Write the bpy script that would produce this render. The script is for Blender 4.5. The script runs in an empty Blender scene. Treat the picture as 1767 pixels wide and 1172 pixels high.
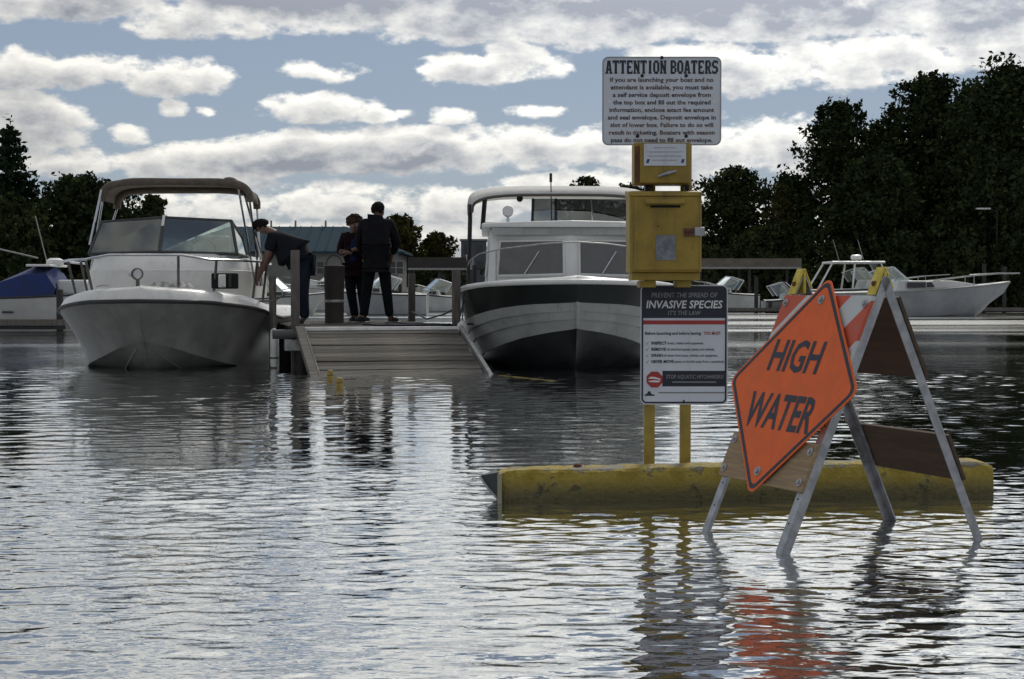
import bpy, bmesh, math, random
import numpy as np
from mathutils import Vector, Matrix, Euler

S = bpy.context.scene
COL = S.collection
R = math.radians
PI = math.pi

# ------------------------------------------------------------------ camera
F_PX, CX, CY, HORIZON, EYE = 2800.0, 883.5, 586.0, 500.0, 1.0
PITCH = math.atan((CY - HORIZON) / F_PX)
cam = bpy.data.cameras.new('camera')
cam.sensor_width = 36.0
cam.lens = 36.0 * F_PX / 1767.0
cam.clip_start = 0.05
cam.clip_end = 4000.0
cam_ob = bpy.data.objects.new('camera', cam)
COL.objects.link(cam_ob)
cam_ob.location = (0, 0, EYE)
cam_ob.rotation_euler = (PI / 2 - PITCH, 0, 0)
S.camera = cam_ob


def at(px, py, Y):
    """World point on the ray of photo pixel (px, py) at distance Y ahead."""
    dx = (px - CX) / F_PX
    dz = -(py - CY) / F_PX
    c, s = math.cos(PITCH), math.sin(PITCH)
    fy, fz = c + dz * s, -s + dz * c
    return Vector((dx / fy * Y, Y, EYE + fz / fy * Y))


# ------------------------------------------------------------------ light
SUN_EL, SUN_AZ = R(42), R(14)          # ahead of the camera, a little to the right
sun = bpy.data.lights.new('sun', 'SUN')
sun.energy = 1.5
sun.angle = R(10)
sun.color = (1.0, 0.95, 0.87)
sun_ob = bpy.data.objects.new('sun', sun)
COL.objects.link(sun_ob)
sd = Vector((math.sin(SUN_AZ) * math.cos(SUN_EL), math.cos(SUN_AZ) * math.cos(SUN_EL), math.sin(SUN_EL)))
sun_ob.rotation_euler = (-sd).to_track_quat('-Z', 'Y').to_euler()
sun_ob.location = (0, 0, 60)

S.view_settings.view_transform = 'Standard'
S.view_settings.look = 'None'
S.view_settings.gamma = 1.0
S.view_settings.use_curve_mapping = False
S.view_settings.exposure = 0.12
S.render.engine = 'CYCLES'
S.cycles.use_denoising = True
S.cycles.max_bounces = 5
S.cycles.diffuse_bounces = 2
S.cycles.glossy_bounces = 3
S.cycles.use_adaptive_sampling = True
S.cycles.adaptive_threshold = 0.02
S.cycles.transparent_max_bounces = 8
S.cycles.sample_clamp_indirect = 4.0

# ------------------------------------------------------------------ world: Nishita sky with cumulus
world = bpy.data.worlds.new('World')
S.world = world
world.use_nodes = True
wt = world.node_tree
wt.nodes.clear()


class NT:
    def __init__(self, tree):
        self.t = tree

    def n(self, kind, **kw):
        nd = self.t.nodes.new(kind)
        for k, v in kw.items():
            setattr(nd, k, v)
        return nd

    def put(self, sock, v):
        if isinstance(v, bpy.types.NodeSocket):
            self.t.links.new(v, sock)
        else:
            sock.default_value = v

    def m(self, op, a, b=0.0, c=0.0, clamp=False):
        nd = self.n('ShaderNodeMath', operation=op, use_clamp=clamp)
        for i, v in enumerate((a, b, c)):
            self.put(nd.inputs[i], v)
        return nd.outputs[0]

    def v(self, op, a, b=(0, 0, 0), c=(0, 0, 0)):
        nd = self.n('ShaderNodeVectorMath', operation=op)
        for i, x in enumerate((a, b, c)):
            self.put(nd.inputs[i], x)
        return nd.outputs[1] if op in ('DOT_PRODUCT', 'LENGTH') else nd.outputs[0]

    def noise(self, vec, scale, detail=5, rough=0.55, dist=0.0):
        nd = self.n('ShaderNodeTexNoise')
        self.put(nd.inputs['Vector'], vec)
        nd.inputs['Scale'].default_value = scale
        nd.inputs['Detail'].default_value = detail
        nd.inputs['Roughness'].default_value = rough
        nd.inputs['Distortion'].default_value = dist
        return nd.outputs[0]

    def ramp(self, fac, a, b, lo=0.0, hi=1.0, smooth=True):
        nd = self.n('ShaderNodeMapRange')
        nd.interpolation_type = 'SMOOTHSTEP' if smooth else 'LINEAR'
        self.put(nd.inputs[0], fac)
        for i, v in enumerate((a, b, lo, hi)):
            self.put(nd.inputs[i + 1], v)
        return nd.outputs[0]

    def mix(self, fac, a, b):
        nd = self.n('ShaderNodeMix', data_type='RGBA')
        self.put(nd.inputs[0], fac)
        for i, v in ((6, a), (7, b)):
            if not isinstance(v, bpy.types.NodeSocket) and len(v) == 3:
                v = (*v, 1)
            self.put(nd.inputs[i], v)
        return nd.outputs[2]

    def xyz(self, vec):
        nd = self.n('ShaderNodeSeparateXYZ')
        self.put(nd.inputs[0], vec)
        return nd.outputs

    def comb(self, x, y, z):
        nd = self.n('ShaderNodeCombineXYZ')
        for i, v in enumerate((x, y, z)):
            self.put(nd.inputs[i], v)
        return nd.outputs[0]


# individual clouds: centre and half size in photo pixels (turned into angles), strength
CLOUDS = [
    (560, -22, 420, 60, 1.9), (1150, -20, 520, 66, 2.0), (1640, -25, 300, 62, 1.7), (60, -30, 260, 50, 1.5),
    (120, 12, 240, 42, 1.25), (420, 18, 280, 46, 1.3), (760, 18, 320, 52, 1.35), (1060, 16, 320, 58, 1.4),
    (1420, 18, 340, 64, 1.4), (1720, 26, 260, 62, 1.3), (300, 50, 120, 22, .8), (700, 50, 110, 20, .8),
    (110, 138, 190, 30, 1.0), (300, 142, 135, 33, 1.0), (60, 225, 125, 48, 1.05), (215, 242, 40, 24, .85),
    (300, 194, 28, 14, .7), (358, 196, 18, 10, .55), (555, 127, 80, 22, .9), (545, 186, 100, 27, 1.0), (650, 203, 36, 12, .7),
    (850, 122, 125, 28, 1.0), (880, 102, 66, 26, .95), (775, 201, 46, 17, .8), (935, 193, 62, 14, .75), (705, 199, 22, 8, .5),
    (180, 290, 180, 26, .95), (390, 285, 130, 30, .95), (560, 262, 120, 34, 1.0), (760, 262, 230, 42, 1.1), (960, 250, 170, 36, 1.0),
    (330, 362, 160, 26, .9), (560, 350, 220, 32, 1.0), (760, 352, 170, 34, 1.0), (960, 338, 160, 36, 1.0), (600, 402, 420, 22, .85),
    (1240, 122, 170, 40, 1.05), (1480, 112, 210, 46, 1.1), (1730, 100, 160, 40, 1.0), (1150, 100, 70, 20, .8),
    (1330, 248, 120, 40, 1.05), (1180, 268, 150, 44, 1.05), (1080, 330, 160, 40, 1.0), (1500, 280, 220, 50, 1.0), (200, 400, 300, 30, .9), (1300, 380, 420, 46, .9),
]


def cloud_group():
    g = bpy.data.node_groups.new('cloud_field', 'ShaderNodeTree')
    g.interface.new_socket('uv', in_out='INPUT', socket_type='NodeSocketVector')
    g.interface.new_socket('dir', in_out='INPUT', socket_type='NodeSocketVector')
    g.interface.new_socket('field', in_out='OUTPUT', socket_type='NodeSocketFloat')
    g.interface.new_socket('relief', in_out='OUTPUT', socket_type='NodeSocketFloat')
    T = NT(g)
    gi = T.n('NodeGroupInput')
    go = T.n('NodeGroupOutput')
    uv, dr = gi.outputs[0], gi.outputs[1]
    best = best2 = None
    for (cx, cy, a, b, w) in CLOUDS:
        u0 = math.atan((cx - CX) / F_PX)
        v0 = math.atan((HORIZON - cy) / F_PX)
        a_, b_ = a / F_PX * 1.12, b / F_PX * 1.2
        q = T.v('MULTIPLY_ADD', uv, (1 / a_, 1 / b_, 0), (-u0 / a_, -v0 / b_, 0))
        r2 = T.v('DOT_PRODUCT', q, q)
        f = T.m('MULTIPLY_ADD', r2, -w, w)
        best = f if best is None else T.m('MAXIMUM', best, f)
        q2 = T.v('ADD', q, (0, .0075 / b_, 0))
        f2 = T.m('MULTIPLY_ADD', T.v('DOT_PRODUCT', q2, q2), -w, w)
        best2 = f2 if best2 is None else T.m('MAXIMUM', best2, f2)
    best = T.m('MAXIMUM', best, -0.75)
    best2 = T.m('MAXIMUM', best2, -0.75)
    # the rest of the sky round about: the same broken cumulus, from noise
    s = T.xyz(dr)
    q = T.comb(s[0], s[1], T.m('MULTIPLY', s[2], 2.4))
    gen = T.ramp(T.noise(q, 4.2, 3, .5), .30, .60, -0.5, .9, smooth=False)
    u, v = T.xyz(uv)[0], T.xyz(uv)[1]
    side = T.ramp(T.m('ABSOLUTE', u), .33, .42)
    up = T.ramp(v, .172, .22)
    outside = T.m('MAXIMUM', side, up)
    base = T.m('ADD', T.m('MULTIPLY', best, T.m('SUBTRACT', 1.0, outside)), T.m('MULTIPLY', gen, outside))
    def billow(p, fine):
        n1 = T.m('MULTIPLY', T.m('SUBTRACT', T.noise(p, 12.0, 3, .58), .5), 3.1)
        n3 = T.m('MULTIPLY', T.m('SUBTRACT', T.noise(fine, 40.0, 4, .64), .5), 2.1)
        return T.m('ADD', n1, n3)

    fine = T.comb(s[0], s[1], T.m('MULTIPLY', s[2], 1.8))
    nn = billow(q, fine)
    n2 = billow(T.v('ADD', q, (0, 0, .012)), T.v('ADD', fine, (0, 0, .0068)))               # a little nearer the sun
    T.put(go.inputs[0], T.m('ADD', T.m('SUBTRACT', base, .06), nn))
    T.put(go.inputs[1], T.m('ADD', T.m('SUBTRACT', nn, n2), T.m('MULTIPLY', T.m('SUBTRACT', best, best2), T.m('MULTIPLY_ADD', outside, -.9, .9))))
    return g


W = NT(wt)
tc = W.n('ShaderNodeTexCoord')
dvec = W.v('NORMALIZE', tc.outputs['Generated'])
sx, sy, sz = W.xyz(dvec)
hyp = W.m('SQRT', W.m('ADD', W.m('MULTIPLY', sx, sx), W.m('MULTIPLY', sy, sy)))
az = W.m('ARCTAN2', sx, sy)
el = W.m('ARCTAN2', sz, hyp)
CG = cloud_group()


nd = W.n('ShaderNodeGroup')
nd.node_tree = CG
W.put(nd.inputs[0], W.comb(az, el, 0.0))
W.put(nd.inputs[1], dvec)
d0, relief = nd.outputs[0], nd.outputs[1]
alpha = W.ramp(d0, -0.02, 0.55)
thick = W.ramp(d0, 0.2, 1.5)
lit = W.m('ADD', W.m('MULTIPLY', relief, 0.60), W.m('SUBTRACT', 0.72, W.m('MULTIPLY', thick, 0.66)), clamp=True)
glow = W.m('POWER', W.m('MAXIMUM', W.v('DOT_PRODUCT', dvec, tuple(sd)), 0.0), 8.0)      # clouds shine through round the hidden sun
sky = W.n('ShaderNodeTexSky', sky_type='NISHITA')
sky.sun_disc = False
sky.sun_elevation = SUN_EL
sky.sun_rotation = SUN_AZ
sky.air_density = 1.0
sky.dust_density = 0.3
sky.ozone_density = 2.5
SKY_K = 0.1
cloud_col = W.mix(lit, (.24 / SKY_K, .26 / SKY_K, .30 / SKY_K), (.84 / SKY_K, .82 / SKY_K, .76 / SKY_K))
# thin grey veil of cloud between the cumulus dims the blue evenly
blue = W.mix(0.8, sky.outputs[0], (.225 / SKY_K, .265 / SKY_K, .345 / SKY_K))
cloud_col = W.v('SCALE', cloud_col)
CLOUD_SCALE = cloud_col.node
W.put(CLOUD_SCALE.inputs[3], W.m('MULTIPLY_ADD', glow, 3.0, .88))
col = W.mix(alpha, blue, cloud_col)
bg = W.n('ShaderNodeBackground')
W.put(bg.inputs[0], col)
bg.inputs[1].default_value = SKY_K
wo = W.n('ShaderNodeOutputWorld')
wt.links.new(bg.outputs[0], wo.inputs[0])


# ------------------------------------------------------------------ materials
MATS = {}


def mat(name, col, rough=0.6, metal=0.0, var=0.12, vscale=6.0, bump=0.0, bscale=40.0, col2=None, spec=0.5, stretch=(1, 1, 1), trans=0.0, coat=0.0, dirt=None):
    if name in MATS:
        return MATS[name]
    m = bpy.data.materials.new(name)
    m.use_nodes = True
    t = m.node_tree
    t.nodes.clear()
    T = NT(t)
    p = T.n('ShaderNodeBsdfPrincipled')
    o = T.n('ShaderNodeOutputMaterial')
    t.links.new(p.outputs[0], o.inputs[0])
    tcn = T.n('ShaderNodeTexCoord')
    vec = T.v('MULTIPLY', tcn.outputs['Object'], stretch)
    n1 = T.noise(vec, vscale, 5, .6)
    lo = tuple(c * (1 - var) for c in col)
    hi = tuple(min(1, c * (1 + var)) for c in col) if col2 is None else col2
    c = T.mix(T.ramp(n1, .35, .68), lo, hi)
    if dirt:
        dc, dk = dirt
        dn = T.noise(T.v('MULTIPLY', tcn.outputs['Object'], (1, 1, .16)), 16.0, 5, .65)
        c = T.mix(T.ramp(dn, .50, .78, 0, dk), c, dc)
    T.put(p.inputs['Base Color'], c)
    T.put(p.inputs['Roughness'], T.ramp(n1, .3, .7, max(.02, rough - .08), min(1, rough + .08)))
    p.inputs['Metallic'].default_value = metal
    p.inputs['Specular IOR Level'].default_value = spec
    p.inputs['Coat Weight'].default_value = coat
    if bump:
        b = T.n('ShaderNodeBump')
        b.inputs['Strength'].default_value = 1.0
        b.inputs['Distance'].default_value = bump
        T.put(b.inputs['Height'], T.noise(vec, bscale, 4, .6))
        t.links.new(b.outputs[0], p.inputs['Normal'])
    MATS[name] = m
    return m


def glass_mat(name, tint, gloss=0.12):
    if name in MATS:
        return MATS[name]
    m = bpy.data.materials.new(name)
    m.use_nodes = True
    t = m.node_tree
    t.nodes.clear()
    T = NT(t)
    tr = T.n('ShaderNodeBsdfTransparent')
    tr.inputs[0].default_value = (*tint, 1)
    gl = T.n('ShaderNodeBsdfGlossy')
    gl.inputs['Roughness'].default_value = 0.03
    gl.inputs['Color'].default_value = (.9, .95, .93, 1)
    fr = T.n('ShaderNodeFresnel')
    fr.inputs[0].default_value = 1.5
    mx = T.n('ShaderNodeMixShader')
    T.put(mx.inputs[0], T.m('ADD', fr.outputs[0], gloss, clamp=True))
    t.links.new(tr.outputs[0], mx.inputs[1])
    t.links.new(gl.outputs[0], mx.inputs[2])
    o = T.n('ShaderNodeOutputMaterial')
    t.links.new(mx.outputs[0], o.inputs[0])
    MATS[name] = m
    return m


# ------------------------------------------------------------------ mesh helpers
class MB:
    def __init__(self):
        self.v, self.f, self.mi, self.cur = [], [], [], 0

    def add(self, verts, faces):
        o = len(self.v)
        self.v += [tuple(p) for p in verts]
        self.f += [tuple(i + o for i in q) for q in faces]
        self.mi += [self.cur] * len(faces)
        return self

    def hexa(self, p):
        return self.add(p, [(0, 3, 2, 1), (4, 5, 6, 7), (0, 1, 5, 4), (1, 2, 6, 5), (2, 3, 7, 6), (3, 0, 4, 7)])

    def box(self, c, s, rot=None):
        cx, cy, cz = c
        h = [x / 2 for x in s]
        p = [Vector((sx * h[0], sy * h[1], sz * h[2])) for sz in (-1, 1) for sx, sy in ((-1, -1), (1, -1), (1, 1), (-1, 1))]
        if rot is not None:
            M = Euler(rot).to_matrix()
            p = [M @ q for q in p]
        return self.hexa([(q.x + cx, q.y + cy, q.z + cz) for q in p])

    def bar(self, a, b, w, t, side=(1, 0, 0)):
        """Square bar from a to b; w along 'side', t across."""
        a, b = Vector(a), Vector(b)
        d = (b - a).normalized()
        s = Vector(side)
        s = (s - d * s.dot(d)).normalized()
        n = d.cross(s)
        pts = []
        for e in (a, b):
            for i, j in ((-1, -1), (1, -1), (1, 1), (-1, 1)):
                pts.append(e + s * i * w / 2 + n * j * t / 2)
        return self.hexa(pts)

    def loft(self, rings, closed=True, cap=True):
        n = len(rings[0])
        vs = [p for r in rings for p in r]
        fs = []
        for k in range(len(rings) - 1):
            for i in range(n if closed else n - 1):
                j = (i + 1) % n
                fs.append((k * n + i, k * n + j, (k + 1) * n + j, (k + 1) * n + i))
        if cap and closed:
            fs.append(tuple(range(n - 1, -1, -1)))
            fs.append(tuple((len(rings) - 1) * n + i for i in range(n)))
        return self.add(vs, fs)

    def tube(self, pts, r, n=8, cap=True):
        pts = [Vector(p) for p in pts]
        rs = r if isinstance(r, (list, tuple)) else [r] * len(pts)
        rings = []
        prev = None
        for i, p in enumerate(pts):
            if i == 0:
                d = pts[1] - p
            elif i == len(pts) - 1:
                d = p - pts[i - 1]
            else:
                d = (pts[i + 1] - p).normalized() + (p - pts[i - 1]).normalized()
            d.normalize()
            if prev is None:
                u = d.orthogonal().normalized()
            else:
                u = prev - d * prev.dot(d)
                u = u.normalized() if u.length > 1e-6 else d.orthogonal().normalized()
            prev = u
            w = d.cross(u)
            rings.append([p + (u * math.cos(a) + w * math.sin(a)) * rs[i] for a in [2 * PI * k / n for k in range(n)]])
        return self.loft(rings, True, cap)

    def lathe(self, prof, c=(0, 0, 0), n=16):
        rings = [[(c[0] + r * math.cos(2 * PI * k / n), c[1] + r * math.sin(2 * PI * k / n), c[2] + z) for k in range(n)] for r, z in prof]
        return self.loft(rings)

    def ball(self, c, r, n=10, m=6):
        rx, ry, rz = r if isinstance(r, (tuple, list)) else (r, r, r)
        rings = []
        for j in range(m + 1):
            a = -PI / 2 + PI * j / m
            k = max(math.cos(a), .02)
            rings.append([(c[0] + rx * k * math.cos(2 * PI * i / n), c[1] + ry * k * math.sin(2 * PI * i / n), c[2] + rz * math.sin(a)) for i in range(n)])
        return self.loft(rings)

    def prism(self, poly, origin, u, v, t):
        """2-D outline poly in the plane (origin, u, v), extruded by t along u x v."""
        o, u, v = Vector(origin), Vector(u), Vector(v)
        n = u.cross(v).normalized() * t
        a = [o + u * x + v * y for x, y in poly]
        return self.loft([a, [p + n for p in a]])

    def build(self, name, m, parent=None, smooth=False, bevel=0.0, seg=2):
        me = bpy.data.meshes.new(name)
        me.from_pydata([tuple(p) for p in self.v], [], self.f)
        ms = m if isinstance(m, (list, tuple)) else [m]
        for x in ms:
            me.materials.append(x)
        if len(ms) > 1:
            me.polygons.foreach_set('material_index', self.mi)
        bm = bmesh.new()
        bm.from_mesh(me)
        bmesh.ops.remove_doubles(bm, verts=bm.verts, dist=1e-5)
        bmesh.ops.recalc_face_normals(bm, faces=bm.faces)
        bm.to_mesh(me)
        bm.free()
        ob = bpy.data.objects.new(name, me)
        COL.objects.link(ob)
        ob.parent = parent
        if smooth:
            me.shade_smooth()
            me.set_sharp_from_angle(angle=R(smooth if smooth is not True else 40))
        if bevel:
            b = ob.modifiers.new('bevel', 'BEVEL')
            b.width = bevel
            b.segments = seg
            b.limit_method = 'ANGLE'
        return ob


def tag(o, label=None, cat=None, group=None, kind=None):
    for k, v in (('label', label), ('category', cat), ('group', group), ('kind', kind)):
        if v:
            o[k] = v
    return o


def thing(name, label, cat, loc=(0, 0, 0), rz=0.0, group=None):
    o = bpy.data.objects.new(name, None)
    COL.objects.link(o)
    o.empty_display_size = .2
    o.location = loc
    o.rotation_euler = (0, 0, rz)
    return tag(o, label, cat, group)


def piece(src, name, parent, loc, rot=(0, 0, 0), scale=(1, 1, 1)):
    """Another object that shares src's mesh."""
    o = bpy.data.objects.new(name, src.data)
    COL.objects.link(o)
    o.parent = parent
    o.location, o.rotation_euler, o.scale = loc, rot, scale
    for md in src.modifiers:
        if md.type == 'BEVEL':
            b = o.modifiers.new('bevel', 'BEVEL')
            b.width, b.segments, b.limit_method = md.width, md.segments, md.limit_method
    return o


def rounded(w, h, r, n=5):
    pts = []
    for cx, cy, a0 in ((w / 2 - r, h / 2 - r, 0), (-w / 2 + r, h / 2 - r, 90), (-w / 2 + r, -h / 2 + r, 180), (w / 2 - r, -h / 2 + r, 270)):
        for k in range(n + 1):
            a = R(a0 + 90 * k / n)
            pts.append((cx + r * math.cos(a), cy + r * math.sin(a)))
    return pts


def ring_band(outer, inner, origin, u, v, t):
    mb = MB()
    o, u, v = Vector(origin), Vector(u), Vector(v)
    nn = u.cross(v).normalized() * t
    n = len(outer)
    L = [[o + u * x + v * y + k for x, y in pl] for pl, k in ((outer, Vector((0, 0, 0))), (outer, nn), (inner, nn), (inner, Vector((0, 0, 0))))]
    L.append(L[0])
    return mb.loft(L, True, False)


def text(name, s, m, parent, origin, u, v, w=None, h=None, size=None, align='CENTER', bold=0.0, depth=0.0012, shear=0.0):
    """Flat lettering as a mesh: laid in the plane (origin, u, v), fitted to width w and cap height h."""
    cu = bpy.data.curves.new(name, 'FONT')
    cu.body = s
    cu.align_x = 'LEFT'
    cu.size = 1.0
    cu.offset = bold
    cu.shear = shear
    cu.resolution_u = 2
    ob = bpy.data.objects.new(name, cu)
    COL.objects.link(ob)
    dg = bpy.context.evaluated_depsgraph_get()
    me = bpy.data.meshes.new_from_object(ob.evaluated_get(dg))
    bpy.data.objects.remove(ob)
    bpy.data.curves.remove(cu)
    co = np.array([x.co[:] for x in me.vertices])
    x0, x1 = co[:, 0].min(), co[:, 0].max()
    y0, y1 = (0.0, 0.73)
    sx = w / (x1 - x0) if w else None
    sy = h / (y1 - y0) if h else None
    if size:
        sx = sy = size
    sx = sx or sy
    sy = sy or sx
    ax = {'CENTER': (x0 + x1) / 2, 'LEFT': x0, 'RIGHT': x1}[align]
    o, u, v = Vector(origin), Vector(u), Vector(v)
    n = u.cross(v).normalized() * depth
    for vert in me.vertices:
        p = vert.co.copy()
        vert.co = o + u * ((p.x - ax) * sx) + v * ((p.y - .365) * sy) + n
    me.materials.clear()
    me.materials.append(m)
    me.name = name
    ob = bpy.data.objects.new(name, me)
    COL.objects.link(ob)
    ob.parent = parent
    return ob

# ------------------------------------------------------------------ ground and water
rng = np.random.default_rng(7)


def ground_z(x, y):
    if y < 2:
        return max(-1.2, min(.6, -.25 - y * .06))
    shore = 84 - 14 * max(0, min(1, (-x - 10) / 18))
    t = (y - shore) / 7.0
    if t < 0:
        return -1.2
    return -1.2 + min(1, t) * 2.1 + min(max(0, t - 1) * .04, 4)


def build_ground():
    xs = sorted(set([-900, -600, -300, -150] + list(range(-90, 91, 3)) + [150, 300, 600, 900]))
    ys = [-120, -40, -20, -10, -5, 0, 4, 30, 55] + list(range(64, 110, 2)) + [120, 150, 220, 400, 900, 2500]
    mb = MB()
    vs = [(x, y, ground_z(x, y) + (0 if y < 5 else .06 * math.sin(x * .9 + y * 1.7))) for y in ys for x in xs]
    n = len(xs)
    mb.add(vs, [(j * n + i, j * n + i + 1, (j + 1) * n + i + 1, (j + 1) * n + i) for j in range(len(ys) - 1) for i in range(n - 1)])
    o = mb.build('ground', mat('earth_bank', (.022, .028, .014), .95, var=.5, vscale=.8, bump=.05, bscale=6, col2=(.045, .045, .025)), smooth=True)
    tag(o, kind='structure')


build_ground()


def water_mat():
    m = bpy.data.materials.new('lake_water')
    m.use_nodes = True
    t = m.node_tree
    t.nodes.clear()
    T = NT(t)
    o = T.n('ShaderNodeOutputMaterial')
    df = T.n('ShaderNodeBsdfDiffuse')
    df.inputs[0].default_value = (.03, .034, .030, 1)
    gl = T.n('ShaderNodeBsdfGlossy')
    gl.inputs['Color'].default_value = (.97, .98, .97, 1)
    gl.inputs['Roughness'].default_value = .03
    fr = T.n('ShaderNodeFresnel')
    fr.inputs[0].default_value = 1.333
    mx = T.n('ShaderNodeMixShader')
    t.links.new(df.outputs[0], mx.inputs[1])
    t.links.new(gl.outputs[0], mx.inputs[2])
    t.links.new(mx.outputs[0], o.inputs[0])
    tcn = T.n('ShaderNodeTexCoord')
    P = tcn.outputs['Object']
    warp = T.v('MULTIPLY_ADD', P, (1, 1, 1), (0, 0, 0))
    small = T.noise(T.v('MULTIPLY', warp, (9.0, 22.0, 1)), 1.0, 2, .55)
    mid = T.noise(T.v('MULTIPLY', warp, (2.2, 6.0, 1)), 1.0, 2, .5)
    big = T.noise(T.v('MULTIPLY', warp, (.5, 1.3, 1)), 1.0, 2, .5)
    patch = T.ramp(T.noise(T.v('MULTIPLY', P, (.13, .20, 1)), 1.0, 3, .5), .34, .62, .55, 1.25)
    h = T.m('ADD', T.m('MULTIPLY', small, .0012), T.m('MULTIPLY', T.m('MULTIPLY', mid, .010), T.ramp(T.xyz(P)[1], 8.0, 20.0)))
    h = T.m('ADD', h, T.m('MULTIPLY', T.m('MULTIPLY', big, .03), T.ramp(T.xyz(P)[1], 20.0, 45.0)))
    h = T.m('MULTIPLY', h, patch)
    # wind lanes lying across the lake: ruffled strips between smoother ones, stronger on the open water
    lanes = T.ramp(T.noise(T.v('MULTIPLY', P, (.03, .16, 1)), 1.0, 3, .55), .40, .62)
    open_water = T.ramp(T.xyz(P)[1], 9.0, 40.0)
    T.put(gl.inputs['Roughness'], T.m('MULTIPLY_ADD', T.m('MULTIPLY', open_water, lanes), .15, .03))
    # long low wake and the boil over a drowned kerb, left of the yellow kerb
    x, y, z = T.xyz(P)
    yy = T.m('SUBTRACT', y, T.m('MULTIPLY_ADD', x, .13, 7.86))
    ridge = T.m('POWER', 2.718, T.m('MULTIPLY', T.m('MULTIPLY', yy, yy), -140.0))
    ridge = T.m('MULTIPLY', ridge, T.ramp(x, -1.1, -.75, 1, 0))
    h = T.m('ADD', h, T.m('MULTIPLY', ridge, .004))
    dx = T.m('MULTIPLY', T.m('ADD', x, .64), 7.0)
    dy = T.m('MULTIPLY', T.m('SUBTRACT', y, 7.75), 5.0)
    boil = T.m('POWER', 2.718, T.m('MULTIPLY', T.m('ADD', T.m('MULTIPLY', dx, dx), T.m('MULTIPLY', dy, dy)), -1.0))
    h = T.m('ADD', h, T.m('MULTIPLY', boil, T.m('MULTIPLY', T.noise(T.v('MULTIPLY', P, (5, 11, 1)), 1, 1), .02)))
    b = T.n('ShaderNodeBump')
    b.inputs['Strength'].default_value = 1.0
    b.inputs['Distance'].default_value = 1.0
    T.put(b.inputs['Height'], h)
    for nd in (df, gl, fr):
        t.links.new(b.outputs[0], nd.inputs['Normal'])
    T.put(mx.inputs[0], T.m('ADD', fr.outputs[0], .42, clamp=True))
    return m


def build_water():
    """One sheet of real wavelets: fine cells close to the launch ramp, coarser ones out on the lake."""
    g = np.random.default_rng(21)
    n = 150
    lam = np.exp(g.uniform(np.log(.04), np.log(.40), n))
    th = g.normal(0, .62, n)
    k = 2 * np.pi / lam
    kx, ky = k * np.sin(th), k * np.cos(th)
    ph = g.uniform(0, 2 * np.pi, n)
    slope = SLOPE * math.sqrt(2.0 / n) * np.where(lam < .2, 1.2, .62)
    amp = slope / k

    def height(x, y, cell):
        z = np.zeros_like(x)
        for a, u, v, p, l in zip(amp, kx, ky, ph, lam):
            w = min(1.0, max(0.0, (l / cell - 2.2) / 1.5))
            if w > 0:
                z += a * w * np.sin(u * x + v * y + p)
        calm = .5 + .5 * np.sin(.55 * x + .9 * np.sin(.21 * y) + .31 * y) * np.sin(.83 * y - .27 * x + 1.0)
        return z * (.62 + .55 * calm) * (1 + .5 * np.clip((y - 9) / 10, 0, 1))

    V, Fc, base = [], [], 0
    for (x0, x1, y0, y1, dx, dy) in ((-4.4, 4.6, 3.0, 9.06, .0175, .0115), (-10, 10, 9.0, 20.1, .06, .03), (-30, 30, 20.0, 62, .28, .15)):
        xs, ys = np.arange(x0, x1 + dx, dx), np.arange(y0, y1 + dy, dy)
        X2, Y2 = np.meshgrid(xs, ys)
        Z2 = height(X2, Y2, max(dx, dy))
        nx, ny = len(xs), len(ys)
        V.append(np.stack([X2, Y2, Z2], -1).reshape(-1, 3))
        I = (np.arange(ny - 1)[:, None] * nx + np.arange(nx - 1)[None, :]).ravel() + base
        Fc.append(np.stack([I, I + 1, I + nx + 1, I + nx], 1))
        base += nx * ny
    # the flat rest of the lake round about, a few millimetres lower
    for (x0, x1, y0, y1) in ((-900, 900, -30, 3.02), (-900, -4.38, 3.02, 9.02), (4.58, 900, 3.02, 9.02), (-900, -9.98, 9.02, 20.02), (9.98, 900, 9.02, 20.02), (-900, -29.9, 20.02, 61.9), (29.9, 900, 20.02, 61.9), (-900, 900, 61.9, 100)):
        V.append(np.array([(x0, y0, -.004), (x1, y0, -.004), (x1, y1, -.004), (x0, y1, -.004)]))
        Fc.append(np.array([[base, base + 1, base + 2, base + 3]]))
        base += 4
    V, Fc = np.concatenate(V), np.concatenate(Fc)
    me = bpy.data.meshes.new('water')
    me.vertices.add(len(V))
    me.vertices.foreach_set('co', V.ravel())
    m = len(Fc)
    me.loops.add(4 * m)
    me.loops.foreach_set('vertex_index', Fc.ravel())
    me.polygons.add(m)
    me.polygons.foreach_set('loop_start', np.arange(0, 4 * m, 4))
    me.polygons.foreach_set('loop_total', np.full(m, 4))
    me.update()
    me.shade_smooth()
    me.materials.append(water_mat())
    ob = bpy.data.objects.new('water', me)
    COL.objects.link(ob)
    tag(ob, kind='structure')


SLOPE = .066
build_water()


# ------------------------------------------------------------------ trees
def leaf_mat(name, a, b):
    m = mat(name, a, .75, var=.3, vscale=1.3, col2=b, spec=.0)
    return m


LEAF = [leaf_mat('leaf_dark', (.024, .036, .017), (.045, .058, .024)), leaf_mat('leaf_mid', (.03, .044, .02), (.058, .068, .027)),
        leaf_mat('leaf_yellowing', (.045, .05, .018), (.085, .075, .028)), leaf_mat('needle', (.016, .028, .018), (.03, .045, .025))]
BARK = mat('bark', (.05, .042, .034), .95, var=.35, vscale=9, bump=.02, bscale=30)


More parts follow.
